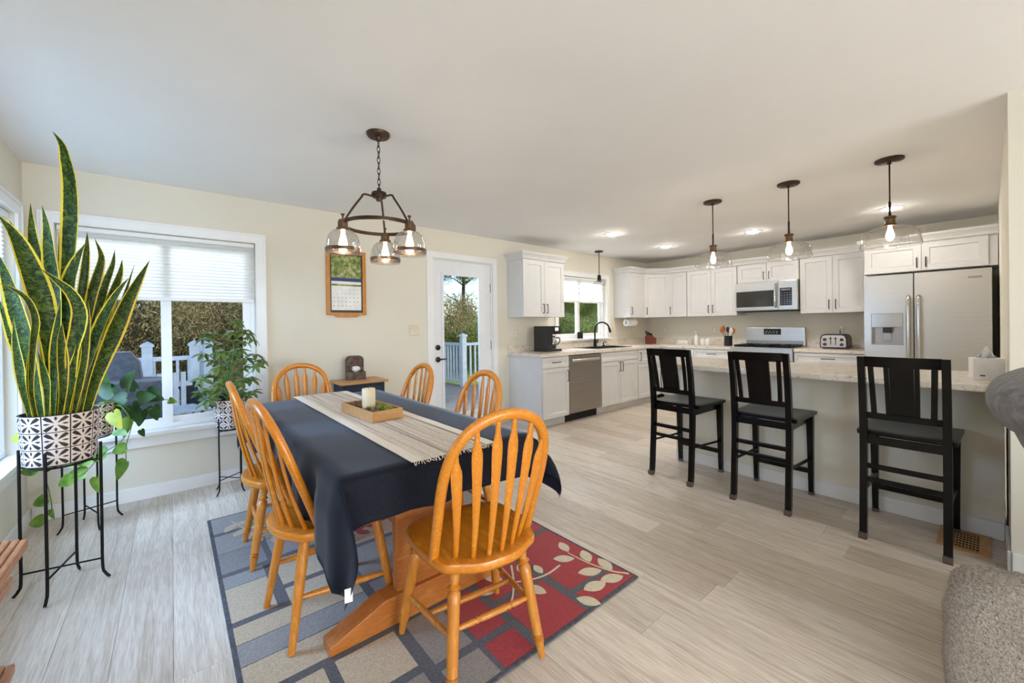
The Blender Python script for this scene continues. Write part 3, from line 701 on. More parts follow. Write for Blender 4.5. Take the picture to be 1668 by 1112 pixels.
# counter stools
def stool(label, loc, rz):
    t = thing('counter_stool', label, 'stool', (loc[0], loc[1], 0), rz, 'black counter stools at the bar')
    # forward = +Y local
    hx = .185
    for s in (-1, 1):
        prof = [(-.285, .012, .03), (-.268, .03, .034), (-.25, .25, .036), (-.235, .45, .038), (-.235, .62, .040), (-.255, .85, .036), (-.295, 1.055, .030)]
        P = spline([(0, a, b_) for a, b_, _ in prof], 22); Wd = spline([(c, 0, 0) for *_, c in prof], 22)
        bm = newbm(); rings = []
        for p, wd in zip(P, Wd):
            a = wd.x/2
            rings.append([bm.verts.new((s*(hx-.017)+dx, p.y+dy, p.z)) for dx, dy in ((-.017, -a), (.017, -a), (.017, a), (-.017, a))])
        for a, b_ in zip(rings, rings[1:]):
            for j in range(4): bm.faces.new((a[j], a[(j+1) % 4], b_[(j+1) % 4], b_[j]))
        bm.faces.new(rings[0][::-1]); bm.faces.new(rings[-1])
        lg = obj('rear_leg', bm, 'black_wood', t, smooth=True, ang=35)
        obj('foot_cap', B(s*(hx-.017)-.019, s*(hx-.017)+.019, -.303, -.263, .008, .034, bev=.002), 'pad_silver', lg); obj('foot_pad', B(s*(hx-.017)-.018, s*(hx-.017)+.018, -.302, -.264, 0, .0085), 'pad_brown', lg)
        bm = newbm(); x0 = s*(hx-.005)
        a = [bm.verts.new((x0+dx*.8, .208+dy*.8, .012)) for dx, dy in ((-.018, -.018), (.018, -.018), (.018, .018), (-.018, .018))]; b_ = [bm.verts.new((x0+dx, .195+dy, .585)) for dx, dy in ((-.021, -.021), (.021, -.021), (.021, .021), (-.021, .021))]
        for j in range(4): bm.faces.new((a[j], a[(j+1) % 4], b_[(j+1) % 4], b_[j]))
        bm.faces.new(a[::-1]); bm.faces.new(b_)
        lg = obj('front_leg', bm, 'black_wood', t); obj('foot_pad', B(x0-.017, x0+.017, .191, .225, 0, .022, bev=.002), 'pad_silver', lg)
        obj('side_rail', B(s*(hx-.024)-.011, s*(hx-.024)+.011, -.216, .178, .535, .588), 'black_wood', t)
        bm = newbm(); tube(bm, ((s*(hx-.02), -.235, .285), (s*(hx-.012), .19, .262)), .017, 4, flat=.55); obj('side_stretcher', bm, 'black_wood', t)
    # seat: scooped board
    bm = newbm(); n = 16
    top = {}
    for i in range(n+1):
        for j in range(n+1):
            u, v = i/n*2-1, j/n*2-1
            x = u*(.205+.012*(v+1)/2); y = -.205+(v+1)/2*.432
            dish = .012*max(0, 1-u*u)*max(0, 1-v*v)
            rim = .006*max(0, (max(abs(u), abs(v))-.9)*10)
            top[i, j] = bm.verts.new((x, y, .618-dish-rim))
    bot = {k: bm.verts.new((v.co.x*.985, v.co.y, .589)) for k, v in top.items() if k[0] in (0, n) or k[1] in (0, n)}
    for i in range(n):
        for j in range(n): bm.faces.new((top[i, j], top[i+1, j], top[i+1, j+1], top[i, j+1]))
    ring = [(i, 0) for i in range(n)]+[(n, j) for j in range(n)]+[(i, n) for i in range(n, 0, -1)]+[(0, j) for j in range(n, 0, -1)]
    for k in range(len(ring)):
        a, b_ = ring[k], ring[(k+1) % len(ring)]; bm.faces.new((top[a], top[b_], bot[b_], bot[a]))
    bm.faces.new([bot[k] for k in ring]); obj('seat', bm, 'black_wood', t, smooth=True, ang=35)
    obj('rear_apron', B(-.152, .152, -.238, -.216, .545, .5885), 'black_wood', t); obj('front_apron', B(-.16, .16, .18, .202, .535, .5885), 'black_wood', t)
    def curved_rail(name, y, z0, z1, th, bow, hw, tilt):
        bm = newbm(); rings = []
        for k in range(13):
            u = k/12*2-1; yy = y-bow*(1-u*u)
            rings.append([bm.verts.new((u*hw, yy+a+(b_-z0)*tilt, b_)) for a, b_ in ((-th/2, z0), (th/2, z0), (th/2, z1), (-th/2, z1))])
        for a, b_ in zip(rings, rings[1:]):
            for j in range(4): bm.faces.new((a[j], a[(j+1) % 4], b_[(j+1) % 4], b_[j]))
        bm.faces.new(rings[0][::-1]); bm.faces.new(rings[-1]); obj(name, bm, 'black_wood', t, smooth=True, ang=35)
    curved_rail('top_rail', -.283, .998, 1.057, .022, .014, .153, -.19); curved_rail('lower_rail', -.238, .695, .730, .02, .006, .153, -.1)
    def slat(name, xc, hw, th=.010):
        bm = newbm(); rings = []
        for k in range(9):
            s = k/8; z = .728+s*.275; y = -.243-.050*s**1.3-.010*s*(1-(xc/.16)**2)
            hw2 = hw*(1+.05*s if name == 'splat' else 1)
            rings.append([bm.verts.new((xc*(1+.06*s)+dx*hw2, y+dy, z)) for dx, dy in ((-1, -th/2), (1, -th/2), (1, th/2), (-1, th/2))])
        for a, b_ in zip(rings, rings[1:]):
            for j in range(4): bm.faces.new((a[j], a[(j+1) % 4], b_[(j+1) % 4], b_[j]))
        bm.faces.new(rings[0][::-1]); bm.faces.new(rings[-1]); obj(name, bm, 'black_wood', t, smooth=True, ang=35)
    slat('splat', 0, .047); slat('slat', -.120, .0125, .012); slat('slat', .120, .0125, .012)
    for s in (-1, 1): slat('splat_rib', s*.058, .0105, .014)
    obj('rear_rung', B(-.152, .152, -.246, -.226, .402, .430, bev=.003), 'black_wood', t); obj('rear_rung', B(-.152, .152, -.257, -.239, .328, .354, bev=.003), 'black_wood', t)
    obj('front_rung', B(-.166, .166, .189, .213, .158, .192, bev=.003), 'black_wood', t)
    return t
stool('black counter stool farthest from the camera, left end of the bar', (3.338, 1.660), R_(-92))
stool('black counter stool in the middle of the three at the bar', (3.336, 1.022), R_(-90))
stool('black counter stool nearest the camera beside the floor vent', (3.338, .312), R_(-90))
# floor register
vt = thing('floor_vent', 'oak floor register with a square black grille by the bar baseboard', 'vent', (3.425, .105, 0))
obj('grille', B(-.14, .14, -.065, .055, .0005, .003), 'dark_gap', vt)
obj('frame', xf(rect_frame(newbm(), -.155, .155, -.105, .095, .017, .017, .042, .042, 0, .008), Matrix(((1, 0, 0, 0), (0, 0, 1, 0), (0, 1, 0, 0.0005), (0, 0, 0, 1)))), 'pale_wood', vt)
bm = newbm()
for k in range(7): x = -.115+.23*k/6; box(bm, x-.004, x+.004, -.0635, .0535, .0032, .0058)
for k in range(8): y = -.050+.09*k/7; box(bm, -.1385, .1385, y-.0013, y+.0013, .0032, .006)
o = obj('lattice', bm, 'pale_wood', vt); o['kind'] = 'stuff'

# ================================================================== KITCHEN CABINETS
def shaker(name, w_, h_, parent, loc, rz=0, rail=.058, t=.019, handle=None, label=None):
    """framed door: front faces -Y local, origin at lower left front of the carcass"""
    bm = newbm(); r = rail; rc = .009
    o = [(0, 0), (w_, 0), (w_, h_), (0, h_)]; i = [(r, r), (w_-r, r), (w_-r, h_-r), (r, h_-r)]; i2 = [(r+.006, r+.006), (w_-r-.006, r+.006), (w_-r-.006, h_-r-.006), (r+.006, h_-r-.006)]
    A = [bm.verts.new((x, -t, z)) for x, z in o]; I = [bm.verts.new((x, -t, z)) for x, z in i]; I2 = [bm.verts.new((x, -t+rc, z)) for x, z in i2]; Bk = [bm.verts.new((x, -.0005, z)) for x, z in o]
    for k in range(4):
        n = (k+1) % 4
        bm.faces.new((A[k], A[n], I[n], I[k])); bm.faces.new((I[k], I[n], I2[n], I2[k])); bm.faces.new((A[k], A[n], Bk[n], Bk[k]))
    bm.faces.new(I2); bm.faces.new(Bk)
    d_ = obj(name, bm, 'cabinet', parent, loc=loc, rz=rz, label=label)
    if handle:
        hx, hz, vert, L = handle
        y = -t-.026
        P = [(0, -t+.0005, -L/2), (0, y+.006, -L/2), (0, y, -L/2+.006), (0, y, L/2-.006), (0, y+.006, L/2), (0, -t+.0005, L/2)]
        if not vert: P = [(p[2], p[1], p[0]) for p in P]
        bm = tube(newbm(), P, .0052, 8); obj('handle', bm, 'handle', d_, smooth=True, ang=50, loc=(hx, 0, hz))
    return d_
def crown(bm, path, z0, z1, out):
    """moulding swept along a plan polyline; outward is to the right of travel"""
    prof = ((0, 0), (.010, .004), (.016, .03), (.030, .05), (.045, .064), (.052, .078), (.052, .088), (0, .088))
    rings = []; n = len(path)
    for i, p in enumerate(path):
        p = Vector(p); d0 = (p-Vector(path[i-1])).normalized() if i else None; d1 = (Vector(path[i+1])-p).normalized() if i < n-1 else None
        n0 = Vector((d0.y, -d0.x)) if d0 else None; n1 = Vector((d1.y, -d1.x)) if d1 else None
        if n0 and n1: nn = (n0+n1).normalized(); nn = nn/max(.3, nn.dot(n0))
        else: nn = n0 or n1
        rings.append([bm.verts.new((p.x+nn.x*a, p.y+nn.y*a, z0+b_)) for a, b_ in prof])
    for a, b_ in zip(rings, rings[1:]):
        for j in range(len(prof)): bm.faces.new((a[j], a[(j+1) % len(prof)], b_[(j+1) % len(prof)], b_[j]))
    bm.faces.new(rings[0][::-1]); bm.faces.new(rings[-1]); return bm
UZ0, UZ1 = 1.37, 2.105; YF = YA-.30; XF = XB-.30; G = .002; HG = 'white shaker cabinets of the kitchen'
def upper(label, kind, a0, a1, doors, z0=UZ0, z1=UZ1, depth=.30, handles=None):
    """kind 'A': on the long wall from X=a0..a1; 'B': on the kitchen wall from Y=a0 (far) down to a1"""
    W_ = abs(a1-a0)-.002
    if kind == 'A': t = thing('wall_cabinet', label, 'cabinet', (a0+.001, YA-depth, z0), 0, HG)
    else: t = thing('wall_cabinet', label, 'cabinet', (XB-depth, a0-.001, z0), -PI/2, HG)
    H = z1-z0
    obj('body', B(0, W_, 0, depth-.001, 0, H, bev=.0015), 'cabinet', t)
    dw = (W_-.006)/doors
    for k in range(doors):
        side = (handles[k] if handles else ('R' if k % 2 == 0 else 'L'))
        hx = dw-.004-.032 if side == 'R' else .032
        shaker('door', dw-.004, H-.008, t, (.003+k*dw+.002, -.0003, .004), handle=(hx, .105 if H > .5 else .085, True, .115 if H > .5 else .10))
    return t
u1_ = upper('white double-door wall cabinet between the glass door and the kitchen window', 'A', 3.376, 4.141, 2)
obj('crown', crown(newbm(), ((4.141, YA-.0005), (4.141, YF-.02), (3.377, YF-.02), (3.377, YA-.0005))[::-1], UZ1-.0-UZ0, 0, 0), 'cabinet', None)
o = bpy.data.objects['crown']; o.parent = u1_; o.location = (-3.377, -(YA-.30), 0)
upper('white single-door wall cabinet just right of the kitchen window', 'A', 5.708, 6.156, 1, handles='L')
# diagonal corner unit
tcn = thing('corner_wall_cabinet', 'white corner wall cabinet with an angled door', 'cabinet', (0, 0, UZ0), 0, HG)
prism_pts = [(6.157, YA-.001), (6.157, YF+.002), (XF+.002, 3.506), (XB-.001, 3.506), (XB-.001, YA-.001)]
obj('body', prism(newbm(), prism_pts, 0, UZ1-UZ0), 'cabinet', tcn)
dv = Vector((XF-6.157, 3.506-YF)); ln = dv.length; ang_ = math.atan2(dv.y, dv.x)
shaker('door', ln-.012, UZ1-UZ0-.008, tcn, (6.157+dv.x/ln*.006-math.sin(-ang_)*.0-.001, YF+dv.y/ln*.006-.001, .004), rz=ang_, handle=(.032, .105, True, .115))
upper('narrow white single-door wall cabinet right of the angled corner cabinet', 'B', 3.504, 3.19, 1, handles='L')
upper('white double-door wall cabinet left of the microwave', 'B', 3.188, 2.422, 2)
upper('short white double-door cabinet above the microwave', 'B', 2.420, 1.642, 2, z0=1.835)
upper('white double-door wall cabinet between microwave and refrigerator', 'B', 1.640, .934, 2)
fc_ = upper('white double-door cabinet above the refrigerator', 'B', .932, -.004, 2, z0=1.79, z1=2.09, depth=.62)
obj('filler', B(.935, .990, .0, .62, 0, .30), 'cabinet', fc_)
cr = thing('crown_moulding', 'white crown moulding running along the tops of the kitchen wall cabinets', 'moulding', (0, 0, 0))
obj('moulding', crown(newbm(), ((5.709, YA-.001), (5.709, YF-.02), (6.15, YF-.02), (XF-.02, 3.50), (XF-.02, .932)), UZ1+.001, 0, 0), 'cabinet', cr, ang=None)
tag(obj('crown_moulding', crown(newbm(), ((XF-.3, .935), (XB-.64, .935), (XB-.64, YE+.002)), 2.091, 0, 0), 'cabinet'), 'white crown moulding above the refrigerator cabinet', 'moulding')
# base cabinets, long wall
YB = YA-.60; CH = .872
def base_cab(label, kind, a0, a1, layout, depth=.60, body_top=CH):
    W_ = abs(a1-a0)-.002
    if kind == 'A': t = thing('base_cabinet', label, 'cabinet', (a0+.001, YA-depth, 0), 0, HG)
    else: t = thing('base_cabinet', label, 'cabinet', (XB-depth, a0-.001, 0), -PI/2, HG)
    obj('body', B(0, W_, .0, depth-.001, .105, body_top, bev=.0015), 'cabinet', t); obj('toe_kick', B(0, W_, .07, .09, 0, .1048), 'cabinet', t)
    for n, x0, x1, z0, z1, h_ in layout(W_): shaker(n, x1-x0, z1-z0, t, (x0, -.0003, z0), rail=.05 if z1-z0 > .2 else .034, handle=h_)
    return t
b1 = base_cab('white end base cabinet with one drawer beside the dishwasher', 'A', 3.405, 3.884, lambda W_: [('drawer', .006, W_-.006, .735, .862, ((W_-.012)/2, .064, False, .13)), ('door', .006, W_-.006, .115, .725, (W_-.012-.03, .50, True, .13))])
tell(obj('end_panel', B(-.012, -.0005, 0, .599, 0, CH), 'cabinet', b1), 'white side panel')
base_cab('white double-door sink base cabinet right of the dishwasher', 'A', 4.545, 5.445, lambda W_: [('drawer_front', .006, W_-.006, .735, .862, None), ('door', .006, W_/2-.002, .115, .725, (W_/2-.008-.03, .53, True, .13)), ('door', W_/2+.002, W_-.006, .115, .725, (.03, .53, True, .13))], body_top=.73)
sb_ = bpy.data.objects['base_cabinet.001']; obj('front_rail', B(0, .898, 0, .02, .7305, CH), 'cabinet', sb_); obj('side_panel', B(0, .018, .0205, .599, .7305, CH), 'cabinet', sb_); obj('side_panel', B(.88, .898, .0205, .599, .7305, CH), 'cabinet', sb_)
b3 = base_cab('narrow white base cabinet in the corner right of the sink', 'A', 5.447, 6.142, lambda W_: [('drawer', .006, .375, .65, .862, (.05, .11, True, .12)), ('door', .006, .375, .115, .64, None)])
obj('vent_grille', B(.25, .47, .062, .0695, .03, .075), 'ivory_plastic', bpy.data.objects['base_cabinet.001'])
base_cab('white base cabinet left of the range', 'B', 3.49, 2.404, lambda W_: [('drawer', .006, W_/2-.002, .735, .862, (W_/4, .064, False, .13)), ('drawer', W_/2+.002, W_-.006, .735, .862, (W_/4, .064, False, .13)), ('door', .006, W_/2-.002, .115, .725, (W_/2-.04, .53, True, .13)), ('door', W_/2+.002, W_-.006, .115, .725, (.03, .53, True, .13))])
base_cab('white base cabinet between range and refrigerator', 'B', 1.636, .934, lambda W_: [('drawer', .006, W_-.006, .735, .862, (W_/2, .064, False, .13)), ('door', .006, W_/2-.002, .115, .725, (W_/2-.04, .53, True, .13)), ('door', W_/2+.002, W_-.006, .115, .725, (.03, .53, True, .13))])
# countertop with sink cut-out (long wall), corner, short piece
SX0, SX1, SY0, SY1 = 4.60, 5.40, YA-.53, YA-.10
bm = newbm()
def slab_grid(bm, xs, ys, skip, z0, z1):
    vv = {}
    S = lambda i, j: 0 <= i < len(xs)-1 and 0 <= j < len(ys)-1 and not skip((xs[i]+xs[i+1])/2, (ys[j]+ys[j+1])/2)
    def V(i, j, s):
        if (i, j, s) not in vv: vv[i, j, s] = bm.verts.new((xs[i], ys[j], z1 if s else z0))
        return vv[i, j, s]
    for i in range(len(xs)-1):
        for j in range(len(ys)-1):
            if not S(i, j): continue
            c = ((i, j), (i+1, j), (i+1, j+1), (i, j+1))
            for s in (0, 1): bm.faces.new([V(a, b_, s) for a, b_ in c])
            for (a, b_), (di, dj) in zip(((c[0], c[1]), (c[1], c[2]), (c[2], c[3]), (c[3], c[0])), ((0, -1), (1, 0), (0, 1), (-1, 0))):
                if not S(i+di, j+dj): bm.faces.new((V(*a, 0), V(*b_, 0), V(*b_, 1), V(*a, 1)))
slab_grid(bm, [3.372, SX0, SX1, XB-.63, XB-.001], [2.402, YA-.63, SY0, SY1, YA-.001], lambda x, y: (SX0 < x < SX1 and SY0 < y < SY1) or (x < XB-.63 and y < YA-.63), .8735, .914)
ct = thing('granite_countertop', 'speckled granite countertop along the sink wall and round the corner', 'countertop', (0, 0, 0))
obj('slab', bm, 'granite', ct)
obj('backsplash', B(3.372, XB-.022, YA-.02, YA-.001, .9145, 1.005), 'granite', ct); obj('backsplash', B(XB-.02, XB-.001, 2.402, YA-.001, .9145, 1.005), 'granite', ct)
ct2 = thing('granite_countertop', 'short granite countertop under the toaster beside the refrigerator', 'countertop', (0, 0, 0))
obj('slab', B(XB-.63, XB-.001, .936, 1.634, .8735, .914, bev=.003), 'granite', ct2); obj('backsplash', B(XB-.02, XB-.001, .936, 1.634, .9145, 1.005), 'granite', ct2)
# sink and faucet
sk = thing('kitchen_sink', 'dark composite double sink set into the granite under the window', 'sink', (0, 0, 0))
bm = newbm(); slab_grid(bm, [SX0-.015, SX0+.03, 4.985, 5.015, SX1-.03, SX1+.015], [SY0-.015, SY0+.03, SY1-.08, SY1+.015], lambda x, y: (SX0+.03 < x < SX1-.03) and (SY0+.03 < y < SY1-.08) and not (4.985 < x < 5.015), .9145, .920); obj('rim', bm, 'black_plastic', sk)
for x0, x1 in ((SX0+.012, 4.995), (5.005, SX1-.012)):
    bm = newbm(); v0 = [bm.verts.new(p) for p in ((x0, SY0+.012, .9142), (x1, SY0+.012, .9142), (x1, SY1-.06, .9142), (x0, SY1-.06, .9142))]; v1 = [bm.verts.new(p) for p in ((x0+.03, SY0+.04, .745), (x1-.03, SY0+.04, .745), (x1-.03, SY1-.09, .745), (x0+.03, SY1-.09, .745))]
    for j in range(4): bm.faces.new((v0[j], v0[(j+1) % 4], v1[(j+1) % 4], v1[j]))
    bm.faces.new(v1); obj('bowl', bm, 'black_plastic', sk)
fa = thing('kitchen_faucet', 'black high-arc pull-down faucet at the sink', 'faucet', (5.03, YA-.135, .9205))
obj('base', lathe(newbm(), ((0, 0), (.028, 0), (.028, .01), (.024, .016), (.024, .10), (.018, .115), (0, .115)), 18), 'black_metal', fa, smooth=True, ang=40)
obj('spout', tube(newbm(), spline(((0, 0, .10), (0, 0, .26), (.012, -.03, .345), (.05, -.10, .375), (.085, -.17, .34), (.095, -.195, .29)), 24), .0125, 10), 'black_metal', fa, smooth=True, ang=50)
obj('spray_head', tube(newbm(), ((.0945, -.194, .293), (.099, -.203, .26), (.104, -.212, .215)), [.014, .018, .017], 12), 'black_metal', fa, smooth=True, ang=50)
obj('lever', tube(newbm(), ((.022, 0, .06), (.05, -.005, .065), (.062, -.01, .12)), [.010, .010, .006], 8), 'black_metal', fa, smooth=True, ang=50)
sd = thing('soap_dispenser', 'small black soap pump right of the faucet', 'dispenser', (5.25, YA-.13, .9205))
obj('collar', lathe(newbm(), ((0, 0), (.02, 0), (.02, .01), (.009, .016), (.009, .05), (0, .05)), 14), 'black_metal', sd, smooth=True, ang=40); obj('spout', tube(newbm(), ((0, 0, .049), (0, -.01, .062), (0, -.06, .058)), .007, 8), 'black_metal', sd, smooth=True)
# dishwasher
dw = thing('dishwasher', 'stainless steel dishwasher between white base cabinets', 'dishwasher', (3.888, YB-.02, 0))
obj('door_panel', B(0, .652, 0, .03, .118, .862, bev=.006), 'steel_dark', dw); obj('tub', B(.004, .648, .031, .56, .11, .868), 'dark_gap', dw); obj('toe_panel', B(.004, .648, .09, .11, 0, .109), 'dark_gap', dw)
obj('handle', tube(newbm(), [(.05+.552*k/12, -.006-.034*math.sin(PI*min(1, k/12))**.35, .80) for k in range(13)], .013, 10, flat=1.4), 'steel', dw, smooth=True, ang=50)
# range
rg = thing('gas_range', 'stainless steel gas range below the microwave', 'range', (XB-.64, 2.398, 0), -PI/2)
obj('body', B(0, .756, .012, .625, .02, .90, bev=.003), 'steel', rg)
obj('oven_door', B(.012, .744, -.022, .0115, .18, .76, bev=.006), 'steel', rg); obj('drawer', B(.012, .744, -.018, .0115, .03, .17, bev=.005), 'steel', rg)
obj('oven_handle', tube(newbm(), ((.06, -.023, .70), (.06, -.06, .71), (.09, -.068, .71), (.666, -.068, .71), (.696, -.06, .71), (.696, -.023, .70)), .012, 10), 'steel', rg, smooth=True, ang=50)
obj('cooktop', B(.004, .752, -.018, .56, .9005, .918, bev=.004), 'steel', rg)
obj('cooktop_well', B(.03, .726, .03, .54, .9182, .921), 'black_plastic', rg)
for gx in (.04, .29, .54):
    bm = newbm()
    for k in range(4): x = gx+.18*k/3; box(bm, x-.006, x+.006, .04, .53, .934, .948)
    for k in range(4): y = .04+.478*k/3; box(bm, gx-.006, gx+.186, y, y+.012, .9215, .9478)
    obj('burner_grate', bm, 'black_metal', rg)
for k in range(5):
    bm = lathe(newbm(), ((0, 0), (.022, 0), (.020, .028), (0, .03)), 16); xf(bm, Matrix.Rotation(R_(90), 4, 'X')); obj('knob', bm, 'steel', rg, smooth=True, ang=40, loc=(.10+.14*k, -.005, .83))
obj('control_panel', B(.004, .752, -.004, .0115, .775, .899), 'steel', rg)
obj('back_guard', B(0, .756, .555, .625, .9185, 1.188, bev=.012), 'steel', rg)
obj('guard_base', B(.02, .736, .545, .554, .925, .995), 'steel_dark', rg)
dp = obj('display', B(.25, .47, .549, .5545, 1.08, 1.165, bev=.002), 'screen_black', rg)
bm = newbm()
for k in range(5): box(bm, .27+.035*k, .285+.035*k, .5475, .5488, 1.10, 1.107)
for k in range(4): box(bm, .275+.045*k, .30+.045*k, .5475, .5488, 1.125, 1.13)
o = obj('printed_marks', bm, 'white_plastic', dp)
# microwave
mw = thing('microwave', 'stainless over-the-range microwave with black window', 'microwave', (XB-.40, 2.418, 1.425), -PI/2)
obj('body', B(0, .772, .012, .399, 0, .404, bev=.004), 'steel', mw); obj('base_grille', B(.01, .762, .02, .38, -.012, -.0005), 'dark_gap', mw)
dr = obj('door', B(.003, .555, -.012, .0118, .006, .398, bev=.004), 'steel', mw); obj('window', B(.02, .50, -.015, -.0122, .055, .28, bev=.001), 'dark_glass', dr)
obj('handle', tube(newbm(), spline(((.53, -.011, .045), (.53, -.05, .07), (.53, -.056, .2), (.53, -.05, .335), (.53, -.011, .36)), 14), .013, 10), 'chrome', dr, smooth=True, ang=50)
cp = obj('control_panel', B(.558, .769, -.012, .0118, .006, .398, bev=.004), 'steel', mw); kp = obj('keypad', B(.575, .715, -.014, -.0122, .06, .30), 'screen_black', mw)
bm = newbm()
for i in range(4):
    for j in range(6): box(bm, .588+.032*i, .606+.032*i, -.0148, -.0141, .075+.03*j, .086+.03*j)
obj('printed_marks', bm, 'ink', kp); obj('display', B(.59, .70, -.0148, -.0141, .262, .288), 'ink', kp)
# refrigerator
FX = 5.836
fr_ = thing('refrigerator', 'stainless side-by-side refrigerator with ice dispenser', 'refrigerator', (FX, .890, 0), -PI/2)
obj('cabinet_body', B(.004, .906, .072, XB-FX-.03, .02, 1.735, bev=.004), 'steel_dark', fr_); obj('kick_grille', B(.01, .9, .05, .0715, .005, .08), 'dark_gap', fr_)
# freezer door with dispenser recess
bm = newbm()
def slab_xz(bm, xs, zs, skip, y0, y1):
    b2 = newbm(); slab_grid(b2, xs, zs, skip, 0, 1)
    b2.transform(Matrix(((1, 0, 0, 0), (0, 0, y1-y0, y0), (0, 1, 0, 0), (0, 0, 0, 1)))); me_ = bpy.data.meshes.new('tmp'); b2.to_mesh(me_); b2.free(); bm.from_mesh(me_); bpy.data.meshes.remove(me_)
slab_xz(bm, [0, .065, .305, .385], [.085, 1.01, 1.19, 1.745], lambda x, z: .065 < x < .305 and 1.01 < z < 1.19, 0, .07)
fd = obj('freezer_door', bm, 'steel', fr_)
obj('dispenser_panel', B(.062, .308, -.006, -.0003, 1.19, 1.335, bev=.002), 'chrome', fd); obj('dispenser_frame', rect_frame(newbm(), .058, .312, 1.0, 1.34, .007, .007, .012, .006, -.007, -.0003), 'steel_dark', fd)
obj('dispenser_recess', B(.0652, .3048, .058, .0695, 1.0105, 1.1895), 'steel_dark', fd); obj('nozzle', prism(newbm(), ((.15, .01), (.22, .01), (.21, .05), (.16, .05)), 1.13, 1.189), 'black_plastic', fd); obj('paddle', B(.155, .215, .044, .057, 1.04, 1.128, bev=.003), 'chrome', fd)
rd = obj('fridge_door', B(.393, .910, 0, .07, .085, 1.745, bev=.006), 'steel', fr_)
obj('badge', B(.76, .85, -.0025, -.0003, 1.655, 1.675, bev=.001), 'steel_dark', rd)
for x, par in ((.352, fd), (.428, rd)):
    obj('handle', tube(newbm(), spline(((x, -.001, .70), (x, -.05, .73), (x, -.058, .9), (x, -.058, 1.3), (x, -.05, 1.47), (x, -.001, 1.51)), 20), .017, 12, flat=.9), 'chrome', par, smooth=True, ang=50)

# ================================================================== THINGS ON THE COUNTERS
CT = .9145
cm = thing('coffee_maker', 'black drip coffee maker with glass carafe on the granite counter', 'coffee maker', (3.70, 3.83, CT), R_(4))
obj('base', B(0, .30, -.14, .10, 0, .03, bev=.008), 'black_plastic', cm); obj('tower', B(0, .125, -.13, .10, .0305, .335, bev=.01), 'black_plastic', cm)
obj('brew_head', prism(newbm(), ((.126, -.125), (.29, -.13), (.31, -.10), (.31, .06), (.29, .09), (.126, .09)), .225, .335, bev=.008), 'black_plastic', cm)
obj('display', B(.165, .235, -.137, -.132, .27, .315, bev=.002), 'lcd', cm)
cf = obj('carafe', lathe(newbm(), ((.0, .002), (.06, .004), (.072, .03), (.074, .08), (.06, .125), (.05, .14), (.052, .155)), 24), 'carafe_glass', cm, smooth=True, loc=(.215, -.03, .031))
obj('carafe_band', lathe(newbm(), ((.0625, .12), (.066, .12), (.055, .142), (.0515, .142)), 24, close=True), 'steel', cf, smooth=True, ang=40); obj('carafe_lid', lathe(newbm(), ((0, .175), (.03, .173), (.052, .160), (.052, .156), (0, .156)), 24), 'black_plastic', cf, smooth=True, ang=40)
obj('carafe_handle', tube(newbm(), spline(((.05, -.03, .14), (.10, -.045, .145), (.115, -.05, .10), (.075, -.04, .05)), 12), .008, 8), 'black_plastic', cf, smooth=True)
obj('coffee', lathe(newbm(), ((0, .006), (.056, .008), (.068, .03), (.069, .06), (0, .06)), 24), 'soil', cf, smooth=True, ang=40)
sg = thing('photo_frame', 'small dark framed picture standing on the kitchen window sill', 'picture frame', (4.80, YA-.03, W3[2]+.0005), R_(-8))
obj('frame', B(-.055, .055, -.006, .006, 0, .105, bev=.004), 'black_plastic', sg); obj('picture', B(-.045, .045, -.0075, -.0062, .012, .094), 'dark_glass', sg)
kb = thing('knife_block', 'reddish wooden knife block with black handled knives in the corner', 'knife block', (6.36, 3.80, CT), R_(-40))
bm = newbm(); prism(bm, ((-.08, 0), (.08, 0), (.08, .10), (-.03, .16), (-.08, .13)), -.055, .055, bev=.004); xf(bm, Matrix(((1, 0, 0, 0), (0, 0, 1, 0), (0, 1, 0, 0), (0, 0, 0, 1)))); obj('block', bm, 'rust_block', kb)
for i in range(3):
    for j in range(4):
        x, y, z = -.045+.04*i, -.036+.024*j, .155-.02*i+(.0)
        b0 = Vector((x, y, z-.028)); dr_ = Vector((-.35, 0, .94))
        obj('knife_handle', tube(newbm(), (b0, b0+dr_*.045, b0+dr_*.10), [.0075, .009, .008], 8), 'black_plastic', kb, smooth=True, ang=50)
tw = thing('paper_towel_holder', 'white paper towel roll on a holder below the corner wall cabinet', 'paper towel', (5.92, 3.93, UZ0-.001))
bm = newbm(); lathe(bm, ((.02, -.13), (.057, -.13), (.057, .13), (.02, .13)), 26, close=True); xf(bm, Matrix.Rotation(R_(90), 4, 'Y')); obj('roll', bm, 'paper', tw, smooth=True, ang=40, loc=(.03, 0, -.085))
for s in (-1, 1): obj('bracket', tube(newbm(), spline(((.03+s*.15, 0, 0), (.03+s*.155, 0, -.05), (.03+s*.15, 0, -.085), (.03+s*.128, 0, -.085)), 10), .008, 8), 'white_plastic', tw, smooth=True)
obj('rod', tube(newbm(), ((-.11, 0, -.085), (.17, 0, -.085)), .008, 8), 'white_plastic', tw)
uc = thing('utensil_crock', 'black crock left of the range', 'crock', (6.42, 2.545, CT))
obj('jar', lathe(newbm(), ((0, 0), (.054, 0), (.056, .01), (.056, .14), (.058, .15), (.052, .15), (.050, .012), (0, .012)), 26), 'black_plastic', uc, smooth=True, ang=40)
